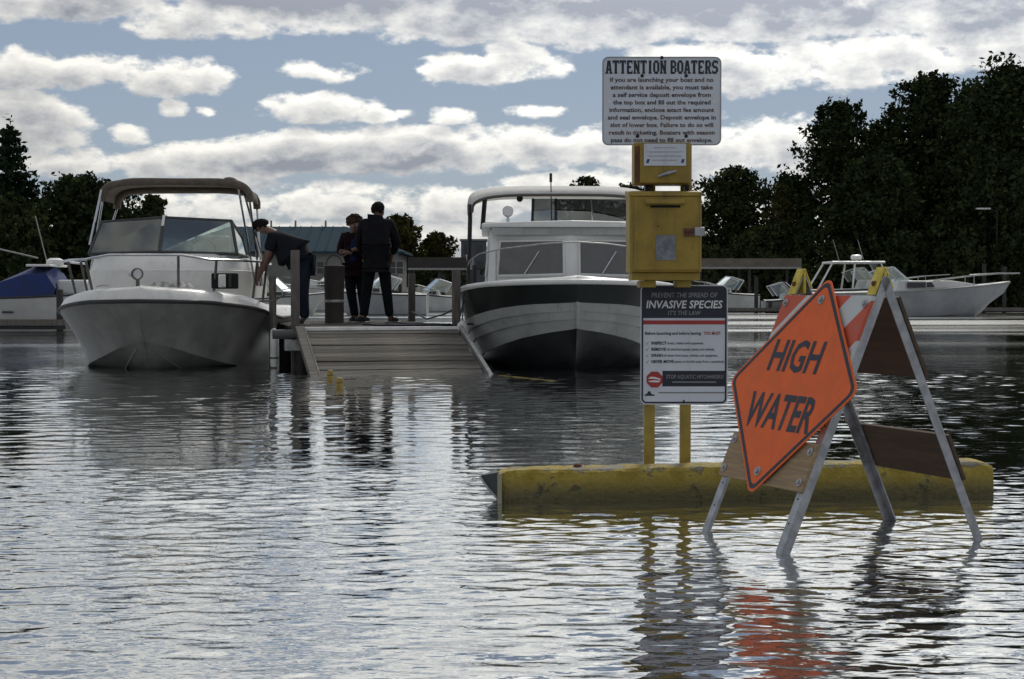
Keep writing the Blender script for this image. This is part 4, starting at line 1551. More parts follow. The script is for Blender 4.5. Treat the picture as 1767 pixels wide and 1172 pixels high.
A1, A2, A3 = arch(2.25, .99, 2.46, .27), arch(2.75, 1.0, 2.46, .25), arch(3.2, .98, 2.41, .27)
bim.loft([A1, [(x, 2.5, z + .012) for x, y, z in A1], A2, [(x, 3.3, z - .02) for x, y, z in A2], A3], closed=False)
can = bim.build('canopy', CANVAS, boatA, smooth=60)
sol = can.modifiers.new('thick', 'SOLIDIFY')
sol.thickness = .012
wob = np.random.default_rng(2)
MB().tube(A1, [.046 + .014 * wob.random() for _ in A1], 10).build('canopy_sleeve', CANVAS, can, smooth=True)
MB().tube(A3, [.046 + .014 * wob.random() for _ in A3], 10).build('canopy_sleeve', CANVAS, can, smooth=True)
MB().ball((.80, 2.3, 2.46), (.12, .1, .07)).build('canopy_fold', CANVAS, can, smooth=True)
fr = MB().tube([A1[0], (-1.16, 2.55, 1.05)], .016, 8).build('canopy_frame', CHROME, boatA, smooth=True)
for a, b in ((A1[-1], (1.16, 2.75, 1.05)), (A3[0], (-1.16, 2.75, 1.05)), (A3[-1], (1.16, 2.95, 1.05)), ((-.90, 2.2, 2.34), (-1.0, 1.9, 1.6)), ((.93, 2.25, 2.36), (1.1, 2.6, 1.1)), ((1.0, 2.3, 2.3), (1.24, 3.4, 1.0))):
    MB().tube([a, b], .015, 8).build('strut', CHROME, fr, smooth=True)
# fender hanging between boat and ramp
p = at(473, 610, 20.7)
fd = thing('boat_fender', 'slim white fender hanging between the bimini boat and the dock', 'fender', (p.x, p.y, 0))
MB().lathe([(.01, -.02), (.045, .0), (.052, .06), (.052, .40), (.045, .46), (.012, .49)], (0, 0, .02), 12).build('body', mat('fender_white', (.62, .62, .60), .5), fd, smooth=True)
MB().tube([(0, 0, .5), (.0, .0, .66)], .008, 6).build('lanyard', ROPE, fd)
MB().lathe([(.054, .12), (.054, .14)], n=12).build('band', BLKRUB, fd)

# ------------------------------------------------------------------ cabin cruiser
GREEN = mat('dark_green_topsides', (.007, .011, .012), .35, var=.2, vscale=2)
LAP = mat('grey_white_strakes', (.35, .36, .35), .4, var=.12, vscale=2.5, dirt=((.13, .125, .11), .5))
BOTTOM = mat('dark_bottom_paint', (.012, .013, .016), .5, var=.3, vscale=3)
CAB = mat('white_cabin_paint', (.66, .66, .64), .35, var=.05, vscale=3)
bo = at(996, 640, 20.35)
boatB = thing('cabin_cruiser', 'dark green and white wooden cabin cruiser with pale canvas top beside the ramp', 'boat', (bo.x - .02, bo.y - .62, -.03), R(1))
YS = [0, .06, .15, .3, .5, .75, 1.05, 1.4, 1.85, 2.4, 3.2, 4.5, 6, 7.5]
BXS = lambda y: 1.48 * max(0, (1 - (1 - min(y / 2.3, 1)) ** 2.2)) ** .62
BZS = lambda y: curve_at([(0, 1.13), (.8, 1.10), (2.2, 1.01), (4, .92), (8, .88)], y)
rows = [  # name, x share of the sheer half beam (table over y), height tables
    ('band', [(0, 0), (.3, .80), (.8, .88), (1.5, .93), (8, .97)], [(0, .88), (.6, .82), (1.4, .70), (2.4, .58), (4, .50), (8, .48)]),
    ('s1', [(0, 0), (.3, .70), (.8, .82), (1.5, .89), (8, .96)], [(0, .78), (.6, .71), (1.4, .57), (2.4, .45), (4, .37), (8, .35)]),
    ('s2', [(0, 0), (.3, .58), (.8, .74), (1.5, .84), (8, .94)], [(0, .68), (.6, .60), (1.4, .44), (2.4, .31), (4, .24), (8, .22)]),
    ('chine', [(0, 0), (.3, .42), (.8, .64), (1.5, .76), (8, .92)], [(0, .56), (.6, .45), (1.4, .26), (2.4, .12), (4, .05), (8, .04)]),
    ('low', [(0, 0), (.3, .18), (.8, .36), (1.5, .5), (8, .6)], [(0, .30), (.6, .16), (1.4, -.04), (2.4, -.16), (8, -.2)]),
    ('keel', [(0, 0), (8, 0)], [(0, .12), (.3, -.02), (.8, -.2), (2, -.4), (8, -.45)])]
STEMY = lambda z: .5 * max(0, (1.13 - z) / 1.13) ** 1.6      # the stem rakes back towards the waterline
hm = MB()
secs = []
for y in YS:
    xs, zs = BXS(y), BZS(y)
    pr = [(xs, zs)]
    for nm, tx, tz in rows:
        pr.append((xs * curve_at(tx, y), curve_at(tz, y)))
    secs.append((y, pr))
for r_ in range(len(rows)):
    hm.cur = 0 if r_ == 0 else (1 if r_ < 4 else 2)
    for sx in (-1, 1):
        strip = []
        for y, pr in secs:
            (xa, za), (xb, zb_) = pr[r_], pr[r_ + 1]
            out = .032 if 0 < r_ < 4 and y > .1 else 0.0
            k = max(0, 1 - y / 1.6)
            strip.append([(sx * (xa), y + STEMY(za) * k, za), (sx * (xb + out), y + STEMY(zb_) * k, zb_ - (.004 if out else 0)), (sx * xb, y + STEMY(zb_) * k, zb_)])
        hm.loft(strip, closed=False)
hm.cur = 0
last = [(sx * x, YS[-1], z) for sx, rr_ in ((1, secs[-1][1]), (-1, list(reversed(secs[-1][1])))) for x, z in rr_]
hm.add(last, [tuple(range(len(last)))])
hullB = hm.build('hull', [GREEN, LAP, BOTTOM], boatB, smooth=25)
MB().tube([(0, STEMY(z) - .008, z) for z in (.88, .8, .7, .62, .56)], .014, 8).build('stem_band', LAP, hullB, smooth=True)
rp = [(-BXS(y), y, BZS(y)) for y in reversed(YS)] + [(BXS(y), y, BZS(y)) for y in YS[1:]]
MB().tube(rp, .034, 8).build('rub_rail', CAB, hullB, smooth=True)
mb = MB()
mb.loft([[(-BXS(y), y, BZS(y) + .01), (-BXS(y) * .9, y + .02, BZS(y) + .045), (0, y + .04, BZS(y) + .08), (BXS(y) * .9, y + .02, BZS(y) + .045), (BXS(y), y, BZS(y) + .01)] for y in YS], closed=False)
mb.build('foredeck', CAB, boatB, smooth=50)
# cabin: front face with two windows, sides, visor roof
FY0, FY1, HW0, HW1, ZB, ZT = 1.25, 1.5, 1.10, 1.05, 1.0, 1.84
mb = MB()
mb.loft([[(-HW0, FY0 + .12, ZB), (0, FY0, ZB), (HW0, FY0 + .12, ZB), (1.14, 5.2, .95), (-1.14, 5.2, .95)], [(-HW1, FY1 + .12, ZT), (0, FY1, ZT), (HW1, FY1 + .12, ZT), (1.08, 5.2, ZT), (-1.08, 5.2, ZT)]])
cab = mb.build('cabin', CAB, boatB, bevel=.02)


def on_face(x, z):
    f = (z - ZB) / (ZT - ZB)
    return Vector((x, FY0 + (FY1 - FY0) * f + .12 * abs(x) / HW0, z))


for s in (-1, 1):
    xa, xb = .10, .96
    c = [on_face(s * xa, 1.22), on_face(s * xb, 1.20), on_face(s * (xb - .03), 1.66), on_face(s * xa, 1.67)]
    nrm = (c[1] - c[0]).cross(c[3] - c[0]).normalized()
    if nrm.y > 0:
        nrm = -nrm
    wn = MB().tube([p + nrm * .012 for p in c] + [c[0] + nrm * .012, c[1] + nrm * .012], .022, 6).build('window', CAB, boatB, smooth=True)
    MB().add([p + nrm * .01 for p in c], [(0, 1, 2, 3)]).build('pane', mat('cabin_pane', (.085, .088, .09), .15, var=.1, spec=.7), wn)
    a, b = on_face(s * .5 - .12, 1.21) + nrm * .03, on_face(s * .5 + .08, 1.52) + nrm * .03
    MB().tube([a, b], .009, 6).build('wiper', CHROME, wn)
    # side windows
    for k in range(2):
        ya = 1.75 + k * 1.1
        x0, x1 = s * (HW0 + .012), s * (HW1 + .018)
        q = [(x0, ya, 1.22), (x0, ya + .95, 1.22), (x1, ya + .95, 1.66), (x1, ya + .1, 1.66)]
        w2 = MB().tube(q + [q[0], q[1]], .018, 6).build('window', CAB, boatB)
        MB().add(q, [(0, 1, 2, 3)]).build('pane', mat('cabin_pane', (.03, .033, .036), .08), w2)
MB().box((0, FY1 - .11, 1.19), (.12, .015, .03)).build('name_plate', TRIM, cab)
mb = MB()
e = 1.17
mb.loft([[(-e, FY1 + .04, ZT), (-.6, FY1 - .10, ZT), (0, FY1 - .14, ZT), (.6, FY1 - .10, ZT), (e, FY1 + .04, ZT), (e, 5.3, ZT), (-e, 5.3, ZT)], [(-e, FY1 + .05, ZT + .06), (-.6, FY1 - .09, ZT + .08), (0, FY1 - .13, ZT + .09), (.6, FY1 - .09, ZT + .08), (e, FY1 + .05, ZT + .06), (e, 5.3, ZT + .06), (-e, 5.3, ZT + .06)]])
mb.build('cabin_roof', CAB, boatB, bevel=.02)
MB().box((0, FY1 - .02, ZT - .05), (2.06, .05, .09)).build('roof_trim', LAP, cab)
# flying bridge windscreen and canvas
ZR = ZT + .07
DY = 2.5
posts = [(-1.12, DY, ZR), (-.48, DY - .1, ZR), (-.16, DY - .12, ZR), (.34, DY - .1, ZR), (.92, DY, ZR)]
ws2 = MB().bar((-1.14, DY, ZR + .02), (.94, DY, ZR + .02), .04, .04, (0, 1, 0)).build('bridge_windscreen', CAB, boatB)
for x, y, z in posts[1:]:
    MB().tube([(x, y, z), (x * .97, y + .12, z + .36)], .02 if x < .3 else .014, 8).build('pillar', DARKFRAME if x < .3 else CHROME, ws2)
TG = glass_mat('tinted_vinyl', (.34, .35, .35), .14)
for (xa, ya, za), (xb, yb, zb_) in zip(posts[1:], posts[2:]):
    o = MB().add([(xa, ya, za), (xb, yb, zb_), (xb * .97, yb + .12, zb_ + .36), (xa * .97, ya + .12, za + .36)], [(0, 1, 2, 3)]).build('pane', TG, ws2)
    sl2 = o.modifiers.new('thick', 'SOLIDIFY')
    sl2.thickness = .006
CANW = mat('white_canvas_top', (.56, .55, .52), .85, var=.08, vscale=5, bump=.006, bscale=5)
mb = MB()
rings = []
for y, dz, hw in ((DY - .25, -.09, 1.20), (DY + .0, .01, 1.23), (DY + .35, .07, 1.26), (DY + 1.2, .07, 1.28), (DY + 2.4, .02, 1.26)):
    rg2 = []
    for k in range(17):
        a = PI * k / 16
        c, s = math.cos(a), math.sin(a)
        rg2.append((-.1 - hw * math.copysign(abs(c) ** .5, c), y, ZR + .35 + dz - .10 + (.24 - .0) * abs(s) ** .6))
    rings.append(rg2)
mb.loft(rings, closed=False)
can2 = mb.build('canvas_top', CANW, boatB, smooth=60)
sl2 = can2.modifiers.new('thick', 'SOLIDIFY')
sl2.thickness = .02
MB().tube([(x, y - .01, z) for x, y, z in rings[0]], .02, 8).build('front_hem', mat('dark_hem', (.10, .09, .08), .9), can2, smooth=True)
mb = MB()
s0, s1 = [r2[0] for r2 in rings], [(r2[0][0] + .005, r2[0][1], r2[0][2] - .13) for r2 in rings]
mb.loft([s0, s1], closed=False)
mb.build('side_flap', mat('dark_hem', (.10, .09, .08), .9), can2)
pf = MB().tube([(-1.33, DY - .1, ZR + .28), (-1.36, DY - .05, .98)], .022, 8).build('canopy_frame', DARKFRAME, boatB)
for a, b, r2, m in (((-1.12, DY - .02, ZR + .42), (-1.16, DY + .1, 1.86), .032, DARKFRAME), ((-1.33, DY + 2.2, ZR + .3), (-1.36, DY + 2.2, .95), .02, DARKFRAME), ((1.08, DY, ZR + .35), (1.05, DY, ZR), .016, CHROME), ((1.1, DY + 2, ZR + .35), (1.1, DY + 2, ZR), .016, CHROME), ((-1.33, DY, ZR - .6), (-1.36, DY - .05, 1.5), .026, CAB)):
    MB().tube([a, b], r2, 8).build('strut', m, pf)
# searchlights, aerial, rails
for (x, y, z, r2, nm) in ((-.82, DY - .6, ZR + .16, .075, 'searchlight'), (-.65, DY - .05, ZR + .36, .045, 'hanging_lamp')):
    lamp = MB().lathe([(.4 * r2, -r2), (.95 * r2, -.4 * r2), (r2, .3 * r2), (.9 * r2, .4 * r2)], n=14).build(nm, CHROME if nm == 'searchlight' else BLKRUB, boatB, smooth=True)
    lamp.matrix_local = Matrix.Translation((x, y, z)) @ Matrix.Rotation(R(75), 4, 'X')
    if nm == 'searchlight':
        MB().lathe([(.018, -.16), (.018, -.06), (.03, -.05)], (x, y + .01, z), 8).build('lamp_stem', CHROME, boatB)
MB().tube([(-.22, DY - .14, ZR), (-.23, DY - .13, ZR + .68)], .008, 6).build('aerial', BLKRUB, boatB)
MB().tube([(-.23, DY - .13, ZR + .58), (-.23, DY - .13, ZR + .70)], .02, 6).build('aerial_tip', BLKRUB, boatB)
rail([(-1.38, 2.6, 1.30), (-1.33, 2.2, 1.42), (-1.2, 1.6, 1.50), (-.9, .9, 1.55), (-.4, .45, 1.60), (0, .3, 1.62), (.4, .45, 1.60), (.9, .9, 1.55), (1.25, 1.8, 1.5)], .009, 'bow_rail', boatB, ALU)
for x, y, z in ((-1.28, 2.0, 1.46), (-.98, 1.05, 1.53), (.98, 1.05, 1.53)):
    MB().tube([(x * 1.0, y, BZS(y) + .03), (x, y, z)], .012, 6).build('stanchion', ALU, boatB)
MB().box((-1.27, 1.95, 1.22), (.05, .14, .28)).build('fire_bottle_box', BLKRUB, boatB, bevel=.02)
p = at(800, 560, 21.0)
fd = thing('boat_fender', 'pale fender hanging against the flank of the dark green cruiser', 'fender', (p.x - .02, p.y + .1, .06))
MB().lathe([(.01, 0), (.07, .03), (.085, .12), (.085, .40), (.06, .5), (.015, .54)], n=12).build('body', mat('fender_white', (.62, .62, .60), .5), fd, smooth=True)
MB().tube([(0, 0, .53), (.02, .1, .92)], .008, 6).build('lanyard', ROPED, fd)

# ------------------------------------------------------------------ moored boats in the background
PONT = mat('dark_float', (.03, .03, .03), .8, var=.3)
BLUEC = mat('blue_canvas', (.008, .024, .11), .8, var=.25, vscale=5, bump=.01, bscale=4)
FARW = mat('far_white_hull', (.50, .50, .49), .4, var=.1, vscale=1.5)
FARG = mat('far_grey_hull', (.30, .31, .32), .4, var=.12, vscale=1.5)


def side_boat(name, label, px_bow, px_stern, water_y, cat='boat', Y=None, free=.85, bowup=.35, hullm=None, style='open', group=None, beam=None, rot=0.0):
    """A boat lying broadside: bow at px_bow, stern at px_stern, waterline at photo row water_y."""
    Y = Y or F_PX * EYE / (water_y - HORIZON)
    a, b = at(px_stern, HORIZON, Y), at(px_bow, HORIZON, Y)
    L = abs(b.x - a.x)
    d = 1 if b.x > a.x else -1
    B = beam or L * .33
    root = thing(name, label, cat, (a.x, Y + B / 2, 0), rot + (0 if d > 0 else PI), group)
    # local: +x to the bow
    mb = MB()
    rings = []
    N = 12
    for i in range(N + 1):
        f = i / N
        w = B / 2 * (1 - max(0, (f - .45) / .55) ** 2.2) * (.92 + .08 * min(1, f * 4))
        w = max(w, .012)
        zs = free + bowup * f ** 2
        wk = w * (.82 - .35 * f)
        x = L * f
        zc = .02 + .55 * free * max(0, (f - .55) / .45) ** 2
        xo = -.10 * L * max(0, (f - .7) / .3) ** 2
        rings.append([(x, -w, zs), (x + xo * .3, -(w * .6 + wk * .4), (zs + zc) / 2), (x + xo, -wk, zc), (x + xo * 1.3, 0, zc - .25), (x + xo, wk, zc), (x + xo * .3, w * .6 + wk * .4, (zs + zc) / 2), (x, w, zs)])
    mb.loft(rings, closed=False)
    mb.add(rings[0], [tuple(range(7))])
    h = mb.build('hull', hullm or FARW, root, smooth=35)
    mb = MB()
    mb.loft([[(r[0][0], r[0][1], r[0][2] + .005), (r[0][0], 0, r[0][2] + .06), (r[6][0], r[6][1], r[6][2] + .005)] for r in rings], closed=False)
    mb.build('deck', FARW, root, smooth=True)
    for s in (0, 6):
        MB().tube([(r[s][0], r[s][1], r[s][2]) for r in rings], .03, 6).build('rub_rail', BLKRUB if style != 'cruiser' else TRIM, h, smooth=True)
    zdeck = lambda f: free + bowup * f ** 2
    if style in ('open', 'cruiser', 'hardtop'):
        f0, f1 = (.42, .80) if style == 'open' else (.40, .86)
        ht = .28 if style == 'open' else .42
        mb = MB()
        mb.loft([[(L * f0, -B * .40, zdeck(f0)), (L * f1, -B * .12, zdeck(f1)), (L * f1, B * .12, zdeck(f1)), (L * f0, B * .40, zdeck(f0))], [(L * (f0 + .02), -B * .36, zdeck(f0) + ht), (L * (f1 - .16), -B * .18, zdeck(f0) + ht), (L * (f1 - .16), B * .18, zdeck(f0) + ht), (L * (f0 + .02), B * .36, zdeck(f0) + ht)]])
        cb = mb.build('cabin', FARW, root, bevel=.04)
        for s in (-1, 1):
            y0 = s * B * .405
            k0, k1 = f0 + .06, f0 + .2
            mb = MB()
            mb.add([(L * k0, s * (B * .372 + .01), zdeck(f0) + ht * .35), (L * k1, s * (B * .31 + .035), zdeck(f0) + ht * .42), (L * k1 - .1, s * (B * .29 + .02), zdeck(f0) + ht * .85), (L * k0, s * (B * .36 + .01), zdeck(f0) + ht * .85)], [(0, 1, 2, 3)])
            mb.build('window', DARKGLASS, cb)
        zb2 = zdeck(f0) + ht
        A = [(L * f0 - .25, -B * .38, zb2 - .1), (L * f0 + .5, -B * .33, zb2), (L * f0 + .8, 0, zb2), (L * f0 + .5, B * .33, zb2), (L * f0 - .25, B * .38, zb2 - .1)]
        Tt = [(L * f0 - .55, -B * .34, zb2 + .32), (L * f0 + .0, -B * .28, zb2 + .5), (L * f0 + .2, 0, zb2 + .52), (L * f0 + .0, B * .28, zb2 + .5), (L * f0 - .55, B * .34, zb2 + .32)]
        w = MB().tube(Tt, .025, 6).build('windscreen', CHROME if style != 'hardtop' else CAB, root)
        for q0, q1 in zip(A, Tt):
            MB().tube([q0, q1], .022, 6).build('pillar', CHROME, w)
        for i in range(4):
            MB().add([A[i], A[i + 1], Tt[i + 1], Tt[i]], [(0, 1, 2, 3)]).build('pane', WGLASS, w)
        top = [(L * .55, -B * .4, zdeck(.55) + .3), (L * .8, -B * .22, zdeck(.8) + .4), (L * .98, 0, zdeck(1) + .35), (L * .8, B * .22, zdeck(.8) + .4), (L * .55, B * .4, zdeck(.55) + .3)]
        rl_ = rail(top, .018, 'bow_rail', root, ALU)
        for q in (top[0], top[1], top[3], top[4]):
            MB().tube([q, (q[0], q[1], zdeck(q[0] / L))], .014, 6).build('stanchion', ALU, rl_)
    if style == 'hardtop':
        zt2 = zdeck(.4) + 1.15
        r_ = MB().box((L * .36, 0, zt2), (L * .34, B * .8, .09)).build('hard_top', CAB, root, bevel=.04)
        for s in (-1, 1):
            for xa, xb in ((.20, .10), (.34, .32), (.50, .58)):
                MB().bar((L * xa, s * B * .36, zt2), (L * xb, s * B * .42, zdeck(.3)), .07 if xa < .4 else .05, .05, (1, 0, 0)).build('pillar', CAB, r_)
        MB().add([(L * .49, -B * .35, zt2 - .05), (L * .49, B * .35, zt2 - .05), (L * .57, B * .38, zdeck(.5) + .4), (L * .57, -B * .38, zdeck(.5) + .4)], [(0, 1, 2, 3)]).build('front_screen', WGLASS, r_)
        MB().lathe([(.2, 0), (.24, .05), (.24, .16), (.15, .22)], (L * .38, 0, zt2 + .12), 14).build('radar_dome', CAB, r_, smooth=True)
        MB().tube([(L * .38, 0, zt2), (L * .38, 0, zt2 + .15)], .06, 8).build('radar_mast', CAB, r_)
        for xa in (.30, .46):
            MB().tube([(L * xa, B * .3, zt2), (L * xa - .3, B * .3, zt2 + 1.0)], .014, 5).build('aerial', TRIM, r_)
    if style == 'covered':
        mb = MB()
        rr = []
        for f, hh in ((.02, .12), (.2, .5), (.4, .78), (.56, .78), (.63, .25)):
            w = B * .43
            rr.append([(L * f, -w, zdeck(f)), (L * f, -w * .86, zdeck(f) + hh * .75), (L * f, 0, zdeck(f) + hh), (L * f, w * .86, zdeck(f) + hh * .75), (L * f, w, zdeck(f))])
        mb.loft(rr, closed=False)
        mb.build('cover', BLUEC, root, smooth=40)
        MB().box((L * .72, 0, zdeck(.7) + .2), (L * .22, B * .5, .4)).build('cabin', FARW, root, bevel=.08)
        MB().lathe([(.2, 0), (.23, .05), (.22, .15), (.12, .2)], (L * .56, 0, zdeck(.5) + .80), 12).build('radar_dome', CAB, root, smooth=True)
        MB().tube([(L * .5, 0, zdeck(.5) + .9), (L * .40, .2, zdeck(.5) + 2.1)], .016, 5).build('aerial', TRIM, root)
        MB().tube([(L * .45, -.2, zdeck(.5) + 1.0), (L * .02, -.3, zdeck(.5) + 1.35)], .022, 5).build('fishing_rod', TRIM, root)
        MB().box((L * .50, 0, zdeck(.5) + .80), (L * .18, B * .7, .06)).build('cabin_roof', CAB, root, bevel=.02)
        for f in (.15, .3):
            MB().box((L * f, -B * .46 - .012, free * .55), (.28, .02, .05)).build('name_strip', DARKFRAME, h)
    return root


def floating_dock(label, px0, px1, water_y, thick=.3, Y=None, dy=1.2, posts=(), low=0.0):
    Y = Y or F_PX * EYE / (water_y - HORIZON)
    a, b = at(px0, HORIZON, Y), at(px1, HORIZON, Y)
    root = thing('floating_dock', label, 'dock', ((a.x + b.x) / 2, Y, 0))
    w = b.x - a.x
    MB().box((0, dy / 2, thick * .35), (w, dy - .06, thick * .5)).build('float', PONT, root)
    n = min(40, max(4, int(w / .35)))
    s0 = None
    for i in range(n):
        x = -w / 2 + (i + .5) * w / n
        if s0 is None:
            s0 = MB().box((0, 0, 0), (w / n - .02, dy, .05)).build('deck_plank', PLANK2, root)
            s0.location = (x, dy / 2, thick * .62)
        else:
            piece(s0, 'deck_plank', root, (x, dy / 2, thick * .62))
    MB().box((0, -.02, thick * .5), (w, .04, .14)).build('fascia', POSTW, root)
    for px, top in posts:
        q = at(px, top, Y)
        MB().tube([(q.x - root.location.x, .15, -1), (q.x - root.location.x, .15, q.z)], .085, 8).build('pile', PILEW, root, smooth=True)
    return root


side_boat('moored_boat', 'white moored boat under a bright blue canvas cover on the left', 178, -60, 572, Y=41, free=.78, bowup=.15, style='covered', beam=2.3)
floating_dock('dark floating dock in front of the blue-covered boat', -120, 112, 572, .42, posts=((-40, 520), (100, 500)))
side_boat('moored_boat', 'white hardtop cruiser with a radar dome behind the barricade', 1660, 1385, 543, Y=68, free=.95, bowup=.35, style='hardtop', beam=2.8)
side_boat('moored_boat', 'long grey-white express cruiser with a raked windscreen and bow pulpit', 1762, 1405, 546, Y=60, free=.85, bowup=.42, hullm=FARG, style='cruiser', beam=2.7)
q = at(1750, 490, 61.35)
pu = [o for o in bpy.data.objects if o.get('label', '').startswith('long grey-white')][0]
rail([(6.2, -.3, 1.55), (7.3, -.12, 1.62), (8.0, 0, 1.62), (7.3, .12, 1.62), (6.2, .3, 1.55)], .03, 'pulpit_rail', pu, ALU)
floating_dock('narrow dark dock along the far side of the white cruisers', 1250, 1900, 541, .3, Y=70, posts=((1306, 478), (1700, 455), (1735, 460), (1330, 520)))
side_boat('moored_boat', 'small white runabout with chrome rails beside the deposit box stand', 1200, 1312, 538, Y=74, free=.75, bowup=.3, style='open', beam=2.2)
side_boat('moored_boat', 'small low grey runabout tied ahead of the chrome-railed one', 1395, 1322, 540, Y=71, free=.5, bowup=.2, hullm=FARG, style='open', beam=1.6)
side_boat('moored_boat', 'low white runabout with its bow toward the litter bin', 560, 395, 541, Y=66, free=.62, bowup=.25, style='open', beam=2.3)
side_boat('moored_boat', 'grey-hulled boat moored behind the two standing people', 565, 735, 541, Y=64, free=.78, bowup=.18, hullm=FARG, style='open', beam=2.4)
side_boat('moored_boat', 'white cruiser moored farthest back behind the litter bin', 480, 640, 536, Y=76, free=.95, bowup=.3, style='cruiser', beam=2.6)
side_boat('moored_boat', 'small white boat seen between the right-hand dock posts', 700, 800, 537, Y=74, free=.65, bowup=.25, style='open', beam=2.0)
floating_dock('long dark dock behind the boats across the water', 380, 1120, 535, .35, Y=79, posts=((676, 478), (690, 490), (745, 480), (765, 475), (450, 478), (620, 480), (820, 470)))
q = at(430, 500, 41)

# lamp post and utility details on the right bank
Y = 86
p = at(1708, 480, Y)
t = thing('street_lamp', 'thin street lamp with a flat pale head among the right bank trees', 'lamp', (p.x, Y, ground_z(p.x, Y) - .1))
zl = at(1708, 363, Y).z - t.location.z
MB().tube([(.35, 0, 0), (.35, 0, zl)], [.07, .04], 8).build('pole', PILEW, t, smooth=True)
MB().tube([(.35, 0, zl - .05), (-.2, -.2, zl + .06)], .03, 6).build('arm', PILEW, t)
MB().box((-.45, -.25, zl + .07), (.75, .26, .09)).build('lamp_head', CAB, t, bevel=.03)


# ------------------------------------------------------------------ people
def skin(name, pts, edges, m, parent, root, sub=2, flat=None):
    """One continuous surface grown over a skeleton: pts name -> (x, y, z, radius or (rx, ry))."""
    names = list(pts)
    me = bpy.data.meshes.new(name)
    me.from_pydata([pts[k][:3] for k in names], [(names.index(a), names.index(b)) for a, b in edges], [])
    ob = bpy.data.objects.new(name, me)
    COL.objects.link(ob)
    ob.modifiers.new('skin', 'SKIN').use_smooth_shade = True
    for i, k in enumerate(names):
        r = pts[k][3]
        sv = me.skin_vertices[0].data[i]
        sv.radius = r if isinstance(r, tuple) else (r, r)
        sv.use_root = (k == root)
    s = ob.modifiers.new('sub', 'SUBSURF')
    s.levels = s.render_levels = sub
    dg = bpy.context.evaluated_depsgraph_get()
    nm = bpy.data.meshes.new_from_object(ob.evaluated_get(dg))
    bpy.data.objects.remove(ob)
    bpy.data.meshes.remove(me)
    nm.name = name
    nm.materials.clear()
    nm.materials.append(m)
    ob = bpy.data.objects.new(name, nm)
    COL.objects.link(ob)
    ob.parent = parent
    nm.shade_smooth()
    return ob


SKINM = mat('skin', (.17, .10, .075), .6, var=.1)
HAIRD = mat('dark_hair', (.012, .010, .009), .9, spec=.1, var=.3, vscale=40, bump=.004)
HAIRB = mat('brown_curls', (.045, .03, .02), .9, spec=.1, var=.4, vscale=40, bump=.004)
BLACKC = mat('black_coat', (.012, .012, .015), .9, spec=.08, var=.2, vscale=12, bump=.006, bscale=10)
NAVY = mat('dark_tshirt', (.014, .015, .02), .9, spec=.08, var=.2, vscale=10, bump=.006, bscale=9)
JEANS = mat('dark_jeans', (.012, .016, .026), .85, spec=.08, var=.25, vscale=10, bump=.006, bscale=9)
TROUS = mat('black_trousers', (.010, .011, .015), .9, spec=.08, var=.2, vscale=10, bump=.006, bscale=9)
MAROON = mat('maroon_jacket', (.013, .006, .008), .85, spec=.08, var=.25, vscale=12, bump=.006, bscale=9)
BLUES = mat('blue_shirt', (.012, .02, .07), .85, spec=.08, var=.2, vscale=12, bump=.004)
SHOE = mat('black_shoe', (.012, .012, .012), .5)
SOLE = mat('pale_sole', (.25, .24, .23), .7)
EYEM = mat('eye_dark', (.01, .008, .006), .3)
LIP = mat('lip', (.22, .09, .07), .6)


